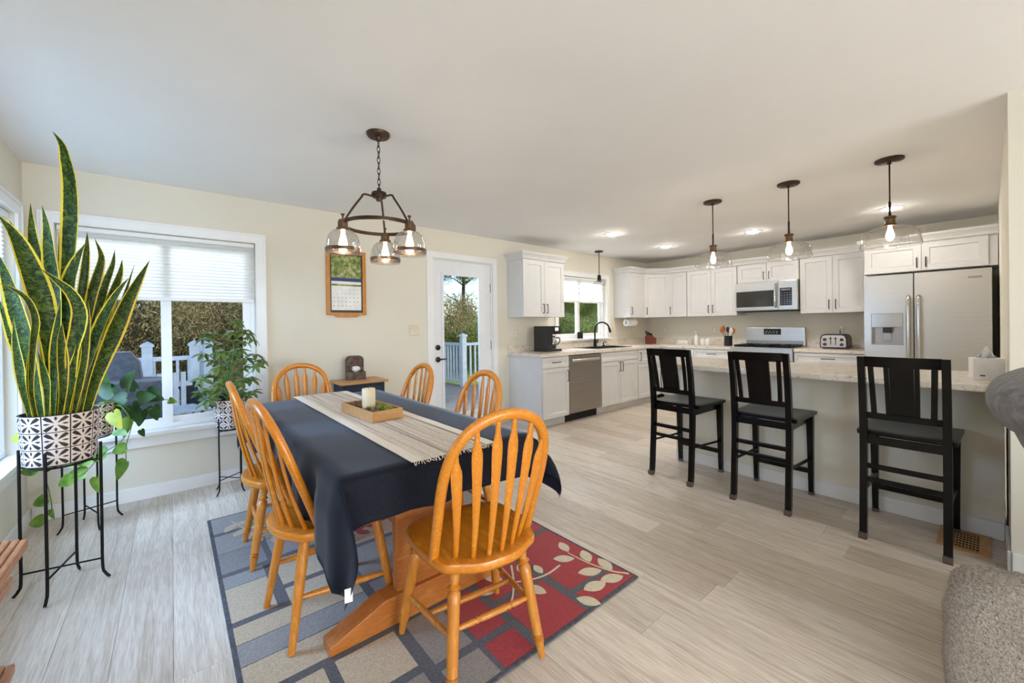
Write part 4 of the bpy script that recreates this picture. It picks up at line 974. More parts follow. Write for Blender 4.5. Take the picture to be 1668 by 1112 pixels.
for k, (a, tx, ty, L, kind, lb) in enumerate(((0, -.05, .085, .27, 'spoon', 'wooden spoon leaning left in the crock'), (1, -.01, .07, .29, 'spoon', 'reddish wooden spatula in the crock'), (2, .02, -.04, .25, 'white', 'white spatula in the crock'), (3, .03, -.075, .25, 'spoon', 'wooden spoon leaning right in the crock'), (4, .04, .02, .27, 'black', 'black ladle in the crock'))):
    mt = {'spoon': 'spoon_wood', 'white': 'white_plastic', 'black': 'black_plastic'}[kind]
    u = thing('cooking_utensil', lb, 'utensil', (6.42, 2.545, CT+.0135), 0, 'utensils in the crock')
    p0 = Vector((tx*.2, ty*.2, 0)); p1 = Vector((tx*.75, ty*.75, L*.72)); p2 = Vector((tx, ty, L))
    obj('shaft', tube(newbm(), (p0, p1), .005, 8), mt, u, smooth=True)
    bm = newbm(); bmesh.ops.create_uvsphere(bm, u_segments=14, v_segments=8, radius=1)
    for v in bm.verts: v.co = Vector((v.co.x*.008, v.co.y*.028, v.co.z*.045))
    xf(bm, Matrix.Translation(p1.lerp(p2, .45))); obj('head', bm, mt, u, smooth=True)
bt = thing('soap_bottle', 'slim white bottle with pump on the kitchen counter', 'bottle', (6.50, 3.07, CT))
obj('bottle_body', lathe(newbm(), ((0, 0), (.03, 0), (.032, .008), (.032, .11), (.024, .14), (.012, .155), (.012, .17), (0, .17)), 20), 'white_plastic', bt, smooth=True, ang=40); obj('pump', tube(newbm(), ((0, 0, .1705), (0, 0, .20), (-.008, .01, .206), (-.025, .03, .203)), .005, 8), 'white_plastic', bt, smooth=True)
for k, (y, lb) in enumerate(((2.965, 'left white ceramic canister beside the slim bottle'), (2.885, 'right white ceramic canister beside the slim bottle'))):
    cn = thing('canister', lb, 'canister', (6.50, y, CT), 0, 'small white canisters')
    obj('jar', lathe(newbm(), ((0, 0), (.030, 0), (.033, .006), (.033, .075), (.028, .082), (0, .082)), 20), 'white_plastic', cn, smooth=True, ang=40); obj('lid', lathe(newbm(), ((0, .0825), (.029, .0825), (.029, .092), (.008, .095), (.008, .105), (0, .106)), 20), 'paper', cn, smooth=True, ang=40)
bd = thing('butter_dish', 'low white butter dish on the kitchen counter', 'dish', (6.47, 3.27, CT), R_(90))
obj('plate', B(-.10, .10, -.055, .055, 0, .012, bev=.005), 'white_plastic', bd); obj('cover', B(-.085, .085, -.04, .04, .0125, .062, bev=.014, seg=3), 'white_plastic', bd)
ts = thing('toaster', 'copper and black four-slice toaster right of the range', 'toaster', (6.50, 1.27, CT), -PI/2)
bm = newbm(); outl = [(-.135, .012), (.135, .012), (.14, .03), (.138, .13), (.12, .172), (.09, .182), (-.09, .182), (-.12, .172), (-.138, .13), (-.14, .03)]
prism(bm, outl, -.13, .13, bev=.006); xf(bm, Matrix(((1, 0, 0, 0), (0, 0, 1, 0), (0, 1, 0, 0), (0, 0, 0, 1)))); obj('shell', bm, 'black_plastic', ts)
bm = newbm(); prism(bm, [(x*.9, .02+(z-.012)*.88) for x, z in outl], -.136, -.1305); xf(bm, Matrix(((1, 0, 0, 0), (0, 0, 1, 0), (0, 1, 0, 0), (0, 0, 0, 1)))); obj('face', bm, 'copper', ts)
for dx in (-.085, .085):
    for z in (.055, .115): bm = lathe(newbm(), ((0, 0), (.02, 0), (.018, .014), (0, .015)), 16); xf(bm, Matrix.Rotation(R_(90), 4, 'X')); obj('dial', bm, 'black_plastic', ts, smooth=True, ang=40, loc=(dx, -.1365, z))
for dx in (-.025, .025): obj('lever_slot', B(dx-.004, dx+.004, -.139, -.1365, .05, .15), 'black_plastic', ts); obj('lever', B(dx-.014, dx+.014, -.158, -.1395, .125, .137, bev=.003), 'black_plastic', ts)
for dx in (-.09, -.035, .035, .09): obj('bread_slot', B(dx-.012, dx+.012, -.10, .10, .1815, .1832), 'dark_gap', ts)
obj('foot', B(-.12, .12, -.11, .11, 0, .0115), 'black_plastic', ts)
obj('cord', tube(newbm(), spline(((0, .13, .03), (.01, .19, .05), (.0, .225, .15), (.0, .238, .235)), 14), .004, 6), 'black_plastic', ts, smooth=True)
tx = thing('tissue_box', 'white cube tissue box at the right end of the bar counter', 'tissue box', (3.60, .012, CT), R_(10))
bm = newbm(); slab_grid(bm, [-.06, -.035, .035, .06], [-.06, -.025, .025, .06], lambda x, y: abs(x) < .035 and abs(y) < .025, .12, .122); obj('lid', bm, 'paper', tx)
bm = newbm(); rect_frame(bm, -.06, .06, -.06, .06, .002, .002, .002, .002, 0, .12); xf(bm, Matrix(((1, 0, 0, 0), (0, 0, 1, 0), (0, 1, 0, 0), (0, 0, 0, 1)))); obj('carton', bm, 'paper', tx)
bm = newbm(); gr = []
for i in range(13):
    u = i/12*2-1; row = []
    for j in range(9):
        v = j/8; hgt = .098*(1-.62*abs(u)**1.2)
        row.append(bm.verts.new((u*(.030+.024*math.sin(PI*min(1, v*1.15))), .010*math.sin(u*7+v*2)*(1-.6*v)+.006*v, .095+(.027 if v < .25 else 0)*v*4+hgt*v)))
    gr.append(row)
for i in range(12):
    for j in range(8): bm.faces.new((gr[i][j], gr[i+1][j], gr[i+1][j+1], gr[i][j+1]))
xf(bm, Matrix.Rotation(R_(90), 4, 'Z')); bmesh.ops.solidify(bm, geom=bm.faces[:], thickness=.001); obj('tissue', bm, 'paper', tx, smooth=True)
obj('printed_mark', B(-.0604, -.0601, .015, .035, .02, .027), 'blue_print', tx)

# ================================================================== LAMPS
def bulb_prof(s=1): return [(0.0001, -.0), (.010*s, -.001), (.012*s, -.012), (.016*s, -.03), (.024*s, -.055), (.025*s, -.072), (.018*s, -.09), (.008*s, -.099), (0.0001, -.101)]
def pendant(label, x, y, z_sock, r=.155, group='clear glass pendants over the bar', s=1.0):
    t = thing('pendant_lamp', label, 'pendant lamp', (x, y, ZC-.0005), 0, group)
    obj('canopy', lathe(newbm(), ((0, 0), (.078*s, 0), (.078*s, -.012), (.07*s, -.018), (.012, -.02), (.012, -.034), (0, -.034)), 30), 'bronze', t, smooth=True, ang=40)
    zs = z_sock-ZC
    obj('rod', tube(newbm(), ((0, 0, -.033), (0, 0, zs+.05)), .0045, 10), 'bronze', t, smooth=True); obj('rod_sleeve', tube(newbm(), ((0, 0, zs+.10), (0, 0, zs)), .0075, 10), 'bronze', t, smooth=True)
    sk_ = obj('socket', lathe(newbm(), ((0, 0), (.030*s, 0), (.034*s, -.004), (.034*s, -.012), (.028*s, -.016), (.028*s, -.052), (.036*s, -.056), (.038*s, -.066), (.024*s, -.068), (0, -.068)), 26), 'brass_band', t, smooth=True, ang=40, loc=(0, 0, zs))
    k = r/.155
    obj('glass_shade', lathe(newbm(), [(a*k, z*k if i else z) for i, (a, z) in enumerate(((.032, -.062), (.06, -.068), (.11, -.082), (.135, -.10), (.143, -.125), (.150, -.165), (.155, -.185), (.1545, -.198), (.1525, -.198), (.153, -.185), (.148, -.165), (.141, -.125), (.133, -.102), (.109, -.085), (.06, -.071), (.032, -.065)))], 40, close=True), 'lamp_glass', t, smooth=True, loc=(0, 0, zs))
    bl = obj('bulb', lathe(newbm(), bulb_prof(.92*s), 20), 'bulb', t, smooth=True, loc=(0, 0, zs-.07))
    return t
pendant('clear glass pendant farthest away over the left end of the bar', 3.829, 1.641, 1.978)
pendant('clear glass pendant over the middle of the bar', 3.829, 1.043, 1.972)
pendant('clear glass pendant nearest the camera over the right end of the bar', 3.829, .442, 1.985, r=.163)
sp_ = thing('pendant_lamp', 'small dark pendant with clear glass hanging before the kitchen window', 'pendant lamp', (5.0, 3.84, ZC-.0005))
obj('canopy', lathe(newbm(), ((0, 0), (.065, 0), (.065, -.014), (.012, -.02), (0, -.02)), 26), 'black_metal', sp_, smooth=True, ang=40); obj('rod', tube(newbm(), ((0, 0, -.019), (0, 0, -.37)), .006, 8), 'black_metal', sp_)
obj('socket', lathe(newbm(), ((0, -.36), (.025, -.365), (.03, -.42), (.034, -.47), (.0, -.47)), 20), 'black_metal', sp_, smooth=True, ang=40); obj('glass_shade', lathe(newbm(), ((.034, -.44), (.07, -.455), (.09, -.49), (.098, -.53), (.096, -.53), (.088, -.492), (.069, -.458), (.034, -.443)), 28, close=True), 'lamp_glass', sp_, smooth=True); obj('bulb', lathe(newbm(), ((0, -.4705), (.012, -.472), (.014, -.50), (0, -.52)), 12), 'paper', sp_, smooth=True)
# chandelier
CX, CY_ = .928, 2.276
ch = thing('chandelier', 'bronze ring chandelier with three clear glass shades over the dining table', 'chandelier', (CX, CY_, ZC-.0005))
obj('canopy', lathe(newbm(), ((0, 0), (.066, 0), (.066, -.008), (.058, -.018), (.018, -.022), (.014, -.04), (0, -.04)), 30), 'bronze', ch, smooth=True, ang=40)
z = -.04
for k in range(9):
    bm = newbm(); pts = []
    for j in range(17):
        a = 2*PI*j/16; p = Vector((.008*math.sin(a), 0, .021*math.cos(a))); p.z += .0
        pts.append(p if k % 2 else Vector((0, p.x, p.z)))
    tube(bm, pts, .0022, 6, cap=False); obj('chain_link', bm, 'bronze', ch, smooth=True, loc=(0, 0, z-.018)); z -= .0315
obj('hub', lathe(newbm(), ((0, z+.012), (.012, z+.008), (.012, z-.01), (.04, z-.016), (.045, z-.032), (.036, z-.046), (.02, z-.05), (.016, z-.065), (0, z-.068)), 26), 'bronze', ch, smooth=True, ang=40)
hubz = z-.045; ringz = 1.845-ZC
obj('ring', lathe(newbm(), ((.198, ringz-.010), (.204, ringz-.010), (.204, ringz+.010), (.198, ringz+.010)), 64, close=True), 'bronze', ch, smooth=True, ang=40)
for phi in (-9, 111, 231):
    a = R_(phi); dv = fw*math.cos(a)+rt*math.sin(a); lx, ly = dv.x*.205, dv.y*.205
    obj('arm', tube(newbm(), spline(((dv.x*.03, dv.y*.03, hubz), (dv.x*.085, dv.y*.085, hubz+.004), (dv.x*.105, dv.y*.105, hubz-.02), (dv.x*.150, dv.y*.150, hubz-.085), (dv.x*.197, dv.y*.197, ringz+.004)), 18), .006, 8), 'bronze', ch, smooth=True)
    so = obj('lamp_holder', lathe(newbm(), ((0, .045), (.010, .043), (.010, .036), (.005, .032), (.005, .014), (.020, .010), (.026, -.002), (.026, -.03), (.034, -.036), (.036, -.05), (.022, -.054), (0, -.054)), 24), 'brass_band', ch, smooth=True, ang=40, loc=(lx, ly, ringz-.002))
    gs = obj('glass_shade', lathe(newbm(), ((.03, -.048), (.052, -.052), (.072, -.070), (.084, -.10), (.088, -.14), (.089, -.178), (.087, -.178), (.086, -.14), (.082, -.101), (.071, -.073), (.052, -.055), (.03, -.051)), 36, close=True), 'lamp_glass', ch, smooth=True, loc=(lx, ly, ringz-.002))
    obj('band', lathe(newbm(), ((.0885, -.146), (.0915, -.146), (.092, -.165), (.0895, -.165)), 36, close=True), 'brass_band', gs, smooth=True, ang=40)
    obj('bulb', lathe(newbm(), bulb_prof(.85), 20), 'bulb', ch, smooth=True, loc=(lx, ly, ringz-.057))
# recessed lights
for x, y, lb in ((4.188, 3.012, 'recessed ceiling light nearest the kitchen window'), (5.488, 3.014, 'recessed ceiling light in the corner above the sink run'), (5.488, 1.876, 'recessed ceiling light before the microwave'), (5.50, .624, 'recessed ceiling light before the refrigerator')):
    t = thing('recessed_light', lb, 'ceiling light', (x, y, ZC-.0003), 0, 'recessed ceiling lights')
    obj('trim_ring', lathe(newbm(), ((.062, 0), (.085, 0), (.083, -.006), (.064, -.004)), 32, close=True), 'trim', t, smooth=True, ang=40); obj('lens', lathe(newbm(), ((0, -.026), (.02, -.0245), (.04, -.019), (.055, -.009), (.0615, -.001), (0, -.001)), 32), 'can_glow', t, smooth=True, ang=60)

# ================================================================== WALL CALENDAR, SMALL STAND
ca = thing('wall_calendar', 'calendar in an oak frame hanging on the wall below the chandelier', 'calendar', (1.32, YA-.001, 0))
obj('backing', B(-.16, .16, -.010, -.0005, 1.41, 1.985), 'black_plastic', ca)
for s in (-1, 1): obj('side_rail', B(s*.172-.018, s*.172+.018, -.022, -.0005, 1.395, 2.02, bev=.003), 'oak_frame', ca)
obj('top_rail', B(-.1535, .1535, -.022, -.0005, 1.985, 2.02, bev=.003), 'oak_frame', ca)
bm = newbm(); prism(bm, [(-.19, 1.394), (-.19, 1.388), (-.13, 1.384), (-.09, 1.366), (.09, 1.366), (.13, 1.384), (.19, 1.388), (.19, 1.394), (.1535, 1.394), (.1535, 1.412), (-.1535, 1.412), (-.1535, 1.394)], -.022, -.0005); xf(bm, Matrix(((1, 0, 0, 0), (0, 0, 1, 0), (0, 1, 0, 0), (0, 0, 0, 1)))); obj('bottom_rail', bm, 'oak_frame', ca)
obj('photo_page', B(-.142, .142, -.012, -.0103, 1.752, 1.975), 'calendar_photo', ca); obj('blue_band', B(-.142, .142, -.0125, -.0103, 1.718, 1.7515), 'blue_print', ca)
pg = obj('month_page', B(-.142, .142, -.012, -.0103, 1.435, 1.7175), 'paper', ca); obj('photo_strip', B(-.142, .142, -.0122, -.0121, 1.672, 1.690), 'calendar_photo', pg)
cu = bpy.data.curves.new('n', 'FONT'); cu.size = .017; cu.extrude = .0001
day = 1; bmn = newbm()
for r in range(5):
    for c_ in range(7):
        if (r == 0 and c_ < 3) or day > 30: continue
        cu.body = str(day); day += 1
        to = bpy.data.objects.new('n', cu); COL.objects.link(to); dg = bpy.context.evaluated_depsgraph_get(); dg.update(); me = to.evaluated_get(dg).to_mesh()
        b2 = newbm(); b2.from_mesh(me); xf(b2, Matrix.Translation((-.128+.038*c_, -.0123, 1.632-.040*r)) @ Matrix.Rotation(R_(90), 4, 'X')); mm = bpy.data.meshes.new('t'); b2.to_mesh(mm); b2.free(); bmn.from_mesh(mm); bpy.data.meshes.remove(mm); bpy.data.objects.remove(to)
o = obj('printed_dates', bmn, 'ink', pg); o['kind'] = 'stuff'
et = thing('side_stand', 'small wooden stand with navy body against the wall behind the table', 'side table', (1.36, 3.88, 0))
obj('top', B(-.22, .22, -.17, .17, .745, .766, bev=.004), 'pale_wood', et); obj('body', B(-.19, .19, -.14, .15, .55, .7445, bev=.003), 'navy_box', et)
dr2 = obj('drawer', B(-.17, .17, -.152, -.1405, .57, .72, bev=.003), 'navy_box', et); obj('knob', lathe(newbm(), ((0, 0), (.012, .004), (.010, .016), (0, .018)), 14), 'handle', dr2, smooth=True, loc=(0, -.165, .645))
for sx in (-1, 1):
    for sy in (-.12, .13): obj('leg', B(sx*.17-.02, sx*.17+.02, sy-.02, sy+.02, 0, .549, bev=.003), 'navy_box', et)
de = thing('rustic_candle_box', 'rustic grey wood box with a red star on its rounded back board', 'decor', (1.345, 3.95, .7665), R_(-8))
bm = newbm(); prism(bm, [(-.085, 0), (.085, 0), (.085, .19), (.07, .215), (.045, .225), (-.045, .225), (-.07, .215), (-.085, .19)], .012, .028, bev=.002); xf(bm, Matrix(((1, 0, 0, 0), (0, 0, 1, 0), (0, 1, 0, 0), (0, 0, 0, 1)))); obj('back_board', bm, 'grey_wood', de)
obj('front_board', B(-.085, .085, -.075, -.065, 0, .075, bev=.002), 'grey_wood', de); obj('floor_board', B(-.085, .085, -.0645, .0115, 0, .012), 'grey_wood', de)
for s in (-1, 1): obj('side_board', B(s*.08-.005, s*.08+.005, -.0645, .0115, .0125, .075), 'grey_wood', de)
bm = newbm(); prism(bm, [((.034 if k % 2 == 0 else .013)*math.sin(PI*k/5), .165+(.034 if k % 2 == 0 else .013)*math.cos(PI*k/5)) for k in range(10)], .007, .0118); xf(bm, Matrix(((1, 0, 0, 0), (0, 0, 1, 0), (0, 1, 0, 0), (0, 0, 0, 1)))); obj('star', bm, 'red_star', de)
sh_ = thing('sheep_figurine', 'little white sheep standing in the rustic wood box', 'figurine', (1.345, 3.924, .779), R_(-8))
bm = lump(.03, 4, .3); bmesh.ops.scale(bm, vec=(1.3, .8, .9), verts=bm.verts); obj('body', bm, 'paper', sh_, smooth=True, loc=(0, 0, .088)); obj('head', lump(.014, 2, .1, 2), 'grey_wood', sh_, smooth=True, loc=(-.045, -.005, .098))
for dx in (-.022, .022):
    for dy in (-.01, .012): obj('leg', tube(newbm(), ((dx, dy, 0), (dx, dy, .075)), .004, 6), 'grey_wood', sh_)

# ================================================================== POTTED PLANTS
def pot_mesh(r0, r1, h, rows_, cols_):
    bm = newbm(); uvl = bm.loops.layers.uv.new('UVMap'); n = cols_*5
    prof = [(r0*.0, 0, 0), (r0*.94, 0, 0), (r0, .008, .03)]+[(r0+(r1-r0)*k/6, .008+(h-.008)*k/6, .03+(rows_-.03)*k/6) for k in range(1, 7)]+[(r1-.008, h, rows_), (r1-.010, h-.03, rows_)]
    P = [[bm.verts.new((r*math.cos(2*PI*j/n), r*math.sin(2*PI*j/n), z)) for j in range(n)] if r else None for r, z, v in prof]
    for k in range(1, len(prof)-1):
        for j in range(n):
            f_ = bm.faces.new((P[k][j], P[k][(j+1) % n], P[k+1][(j+1) % n], P[k+1][j]))
            for l, (jj, kk) in zip(f_.loops, ((j, k), (j+1, k), (j+1, k+1), (j, k+1))): l[uvl].uv = (jj/n*cols_, prof[kk][2])
    f_ = bm.faces.new(P[1][::-1])
    for l in f_.loops: l[uvl].uv = (.5, .5)
    return bm
def planter(label, x, y, z0, r0, r1, h, rows_=3, cols_=9, rz=0):
    t = thing('patterned_pot', label, 'plant pot', (x, y, z0), rz, 'black and white patterned plant pots')
    obj('pot', pot_mesh(r0, r1, h, rows_, cols_), 'pot_pattern', t, smooth=True, ang=40); obj('soil', lathe(newbm(), ((0, h-.022), (r1-.0105, h-.024)), 28), 'soil', t); return t
def stand(label, cx, cy, half, rz, z_top, z_ring, tr_=.006):
    t = thing('plant_stand', label, 'plant stand', (cx, cy, 0), rz, 'black metal plant stands')
    for k in range(4):
        a = PI/2*k+PI/4; ux, uy = math.cos(a), math.sin(a)
        obj('leg', tube(newbm(), spline(((ux*(half+.026), uy*(half+.026), .006), (ux*(half+.010), uy*(half+.010), .03), (ux*half, uy*half, .075), (ux*half, uy*half, .3), (ux*half, uy*half, z_top)), 16), tr_, 8), 'black_metal', t, smooth=True, ang=60)
    for s in (0, 1):
        a = PI/4+PI/2*s; obj('cross_bar', tube(newbm(), ((math.cos(a)*half, math.sin(a)*half, .115-.008*s), (-math.cos(a)*half, -math.sin(a)*half, .115-.008*s)), tr_*.7, 8), 'black_metal', t, smooth=True)
    rr_ = half*.74; pts = [(math.cos(2*PI*j/32)*rr_, math.sin(2*PI*j/32)*rr_, z_ring) for j in range(33)]
    obj('ring', tube(newbm(), pts, tr_*.8, 8, cap=False), 'black_metal', t, smooth=True)
    for s in (0, 1):
        a = PI/4+PI/2*s; obj('pot_rest', tube(newbm(), ((math.cos(a)*half, math.sin(a)*half, z_ring-.004), (-math.cos(a)*half, -math.sin(a)*half, z_ring-.004)), tr_*.6, 8), 'black_metal', t)
    return t
def blade(path, wd, normal, fold=.22, seg=22, prof=None):
    bm = newbm(); uvl = bm.loops.layers.uv.new('UVMap'); P = spline(path, seg); rows_ = []
    nv = Vector(normal).normalized()
    for i, p in enumerate(P):
        s = i/(seg-1)               # 0 at base, 1 at tip
        t = (P[min(i+1, seg-1)]-P[max(i-1, 0)]).normalized()
        b_ = t.cross(nv).normalized(); n2 = b_.cross(t)
        w_ = wd*(.42+.58*min(1, s/.45))*max(.02, 1-max(0, (s-.45)/.55)**1.7)*.5
        rows_.append([bm.verts.new(p+b_*w_*q+n2*w_*fold*(q*q)*1.6) for q in (-1, -.55, 0, .55, 1)])
    for i in range(seg-1):
        for j in range(4):
            f_ = bm.faces.new((rows_[i][j], rows_[i][j+1], rows_[i+1][j+1], rows_[i+1][j]))
            for l, (a, b_) in zip(f_.loops, ((j, i), (j+1, i), (j+1, i+1), (j, i+1))): l[uvl].uv = ((.0, .225, .5, .775, 1.0)[a], b_/(seg-1))
    return bm
SPX, SPY = -.425, 2.95
stand('tall black metal plant stand under the snake plant', SPX, SPY, .143, R_(33), .70, .618, .0065)
planter('large patterned pot of the snake plant', SPX, SPY, .627, .124, .137, .243, 3, 9, R_(12))
sn = thing('snake_plant', 'tall snake plant with yellow edged leaves by the window', 'plant', (SPX, SPY, .85))
S1 = lambda u, v, Y: at(u*.3779, 200+v*.3777, Y)
LV = [(80, 0, [(280, 1000), (290, 720), (302, 540), (310, 400), (306, 260), (287, 160), (268, 92), (228, 38)]), (62, .03, [(230, 1000), (205, 850), (180, 700), (150, 560), (136, 450), (132, 345)]), (72, -.02, [(245, 1000), (240, 850), (232, 700), (215, 560), (203, 450), (182, 355)]),
      (98, -.07, [(225, 1050), (200, 880), (160, 720), (112, 590), (60, 480), (-10, 395)]), (30, .05, [(270, 1000), (268, 700), (263, 520), (270, 405)]), (88, -.03, [(300, 1000), (296, 800), (306, 680), (335, 590), (365, 522)]), (40, .05, [(322, 1000), (345, 800), (365, 640), (374, 540), (376, 470)]),
      (52, .06, [(355, 1000), (385, 780), (415, 670), (436, 580), (408, 498)]), (46, .05, [(370, 1000), (418, 850), (452, 710), (486, 615), (495, 548)]), (56, .02, [(390, 1000), (440, 860), (482, 740), (515, 650), (527, 588)]), (82, -.03, [(405, 1120), (450, 1000), (500, 880), (548, 770), (598, 675), (645, 593)]),
      (64, -.06, [(355, 1120), (385, 1020), (425, 900), (470, 800), (515, 722), (556, 668)]), (62, -.10, [(305, 1100), (312, 980), (335, 890), (343, 810), (308, 735), (245, 680), (175, 628)]), (32, -.11, [(132, 1150), (140, 960), (150, 850), (118, 765), (60, 718), (-5, 692)]),
      (84, .0, [(150, 1100), (110, 920), (65, 770), (25, 650), (-20, 540)]), (62, .06, [(118, 1100), (95, 1000), (60, 920), (25, 830), (-18, 735)]), (50, .04, [(255, 1000), (258, 800), (270, 650), (285, 565), (306, 490)]), (40, -.05, [(100, 1150), (85, 1050), (68, 950), (58, 840)]),
      (42, -.11, [(205, 1160), (200, 1110), (185, 1050), (163, 985)]), (42, -.09, [(340, 1130), (358, 1000), (374, 860), (380, 765)]), (50, -.04, [(368, 1100), (395, 980), (418, 870), (432, 790)]), (40, .08, [(395, 1100), (445, 960), (515, 800), (580, 610)]), (30, -.10, [(128, 1150), (132, 1050), (142, 950), (162, 850)]),
      (60, .08, [(200, 1000), (195, 800), (170, 640), (100, 520), (40, 420)]), (46, -.09, [(235, 1150), (240, 980), (252, 860), (262, 760)]), (44, -.11, [(270, 1150), (268, 1020), (262, 930), (268, 860)]), (52, .07, [(330, 1000), (350, 840), (362, 720), (352, 620)]), (38, -.1, [(305, 1150), (322, 1050), (338, 980), (342, 900)])]
rr = random.Random(21)
for wpx, dy, pts in LV:
    Yc = SPY+dy; bx = SPX+(S1(pts[0][0], 1150, SPY).x-SPX)*.75; b0 = Vector((bx, SPY+dy*.7, .845))
    r_ = math.hypot(bx-SPX, dy*.7)
    if r_ > .095: b0.x = SPX+(bx-SPX)*.095/r_; b0.y = SPY+dy*.7*.095/r_
    path = [b0]+[S1(u, v, Yc) for u, v in pts]; path = [path[0]]+[p for p in path[1:] if p.z > .93]
    path = [p-Vector((SPX, SPY, .85)) for p in path]
    obj('leaf', blade(path, wpx*.3779/331*.86, (rr.uniform(-.85, .85), -1, rr.uniform(-.1, .1))), 'snake_leaf', sn, smooth=True)
# pothos
stand('black metal plant stand in the corner under the trailing pothos', -.416, 3.772, .126, R_(-25), .655, .575, .0055)
planter('patterned pot of the trailing pothos in the corner', -.415, 3.775, .583, .108, .12, .21, 3, 9)
po = thing('pothos', 'trailing pothos with heart-shaped leaves in the window corner', 'plant', (-.415, 3.775, .77))
def heart(L, W_, cup=.25):
    bm = newbm(); half = [(0, 0), (.10, -.10), (.30, -.12), (.48, 0.02), (.50, .22), (.40, .50), (.24, .76), (.08, .95), (0, 1.0)]
    ctr = [bm.verts.new((0, .0 + L*(.02+.98*k/8), -.06*L*math.sin(PI*k/8)*0)) for k in range(9)]
    for s in (-1, 1):
        e_ = [bm.verts.new((s*a*W_, b_*L, cup*a*W_*1.0-.10*L*b_*b_)) for a, b_ in half[1:-1]]
        cc = [ctr[k] for k in range(9)]
        for k in range(len(e_)-1): bm.faces.new((cc[k+1], e_[k], e_[k+1], cc[k+2]) if s > 0 else (cc[k+1], cc[k+2], e_[k+1], e_[k]))
        bm.faces.new((cc[0], cc[1], e_[0])); bm.faces.new((cc[8], cc[7], e_[6]))
    for v in ctr: v.co.z -= .10*L*(v.co.y/L)**2
    return bm
hm = {k: mesh('leaf', heart(.105, .085), k, smooth=True) for k in ('pothos_leaf', 'pothos_dark', 'pothos_yellow')}
def heart_at(px, py, Y, size, aim, mat, tilt=None, parent=po, name='leaf'):
    """leaf whose stalk end is at the point; aim = screen angle (deg, 0 right, 90 up) it points to"""
    p = at(px, py, Y)-Vector(parent.location); a = R_(aim)
    d = (rt*math.cos(a)+upv*math.sin(a)-fw*.15).normalized(); n = (-fw+upv*.35+rt*rr.uniform(-.5, .5)).normalized(); x_ = d.cross(n).normalized(); z_ = x_.cross(d)
    o = bpy.data.objects.new(name, hm[mat]); COL.objects.link(o); o.parent = parent
    o.matrix_local = Matrix(((x_.x*size, d.x*size, z_.x*size, p.x), (x_.y*size, d.y*size, z_.y*size, p.y), (x_.z*size, d.z*size, z_.z*size, p.z), (0, 0, 0, 1)))
PL_ = [(185, 672, 3.66, 1.15, -60, 'pothos_yellow'), (212, 684, 3.68, 1.15, -110, 'pothos_leaf'), (205, 728, 3.70, .9, -160, 'pothos_leaf'), (205, 752, 3.70, 1.25, -115, 'pothos_leaf'), (172, 738, 3.64, 1.15, -170, 'pothos_leaf'), (150, 746, 3.62, 1.0, -165, 'pothos_leaf'), (140, 770, 3.62, 1.0, 180, 'pothos_leaf'), (118, 778, 3.62, .9, -150, 'pothos_leaf'),
       (158, 778, 3.64, .9, -80, 'pothos_leaf'), (62, 762, 3.72, 1.0, -170, 'pothos_leaf'), (86, 755, 3.72, .8, 170, 'pothos_leaf'), (78, 812, 3.74, .9, -160, 'pothos_leaf'), (84, 830, 3.74, .6, -70, 'pothos_leaf'), (72, 846, 3.74, .9, -165, 'pothos_leaf'), (108, 748, 3.66, .8, -30, 'pothos_leaf'), (230, 700, 3.72, .5, -60, 'pothos_dark'), (46, 706, 3.62, 1.0, -160, 'pothos_yellow'),
       (185, 640, 3.80, 1.3, 150, 'pothos_dark'), (205, 632, 3.84, 1.4, 60, 'pothos_dark'), (225, 650, 3.86, 1.3, 10, 'pothos_dark'), (215, 660, 3.84, 1.4, -60, 'pothos_dark'), (240, 640, 3.88, 1.3, -20, 'pothos_dark'), (195, 655, 3.78, 1.2, -100, 'pothos_dark'), (178, 628, 3.82, 1.1, 100, 'pothos_dark'), (222, 632, 3.88, 1.2, 120, 'pothos_dark'), (250, 662, 3.88, 1.0, -70, 'pothos_dark'), (205, 648, 3.74, 1.1, 190, 'pothos_dark'), (170, 662, 3.70, 1.0, -140, 'pothos_leaf'), (232, 668, 3.86, 1.1, -100, 'pothos_dark'), (276, 652, 3.88, .6, -10, 'pothos_leaf'), (190, 700, 3.66, .8, -20, 'pothos_leaf')]
for a in PL_: heart_at(*a)
for pts in ([(180, 660, 3.75), (200, 664, 3.68), (214, 690, 3.66), (206, 724, 3.69), (205, 752, 3.70)], [(190, 655, 3.74), (212, 690, 3.68), (196, 720, 3.68), (168, 738, 3.64), (140, 768, 3.62), (116, 778, 3.62)], [(150, 660, 3.70), (108, 745, 3.66), (72, 760, 3.72), (80, 800, 3.74), (84, 830, 3.74), (70, 846, 3.74)], [(180, 652, 3.78), (230, 648, 3.87), (262, 650, 3.88), (282, 652, 3.88)], [(190, 655, 3.78), (222, 672, 3.86), (250, 664, 3.88)]):
    P = [at(*p)-Vector(po.location) for p in pts]; obj('vine', tube(newbm(), spline([Vector((.02, -.02, .012))]+P, 26), .0028, 6), 'vine', po, smooth=True)
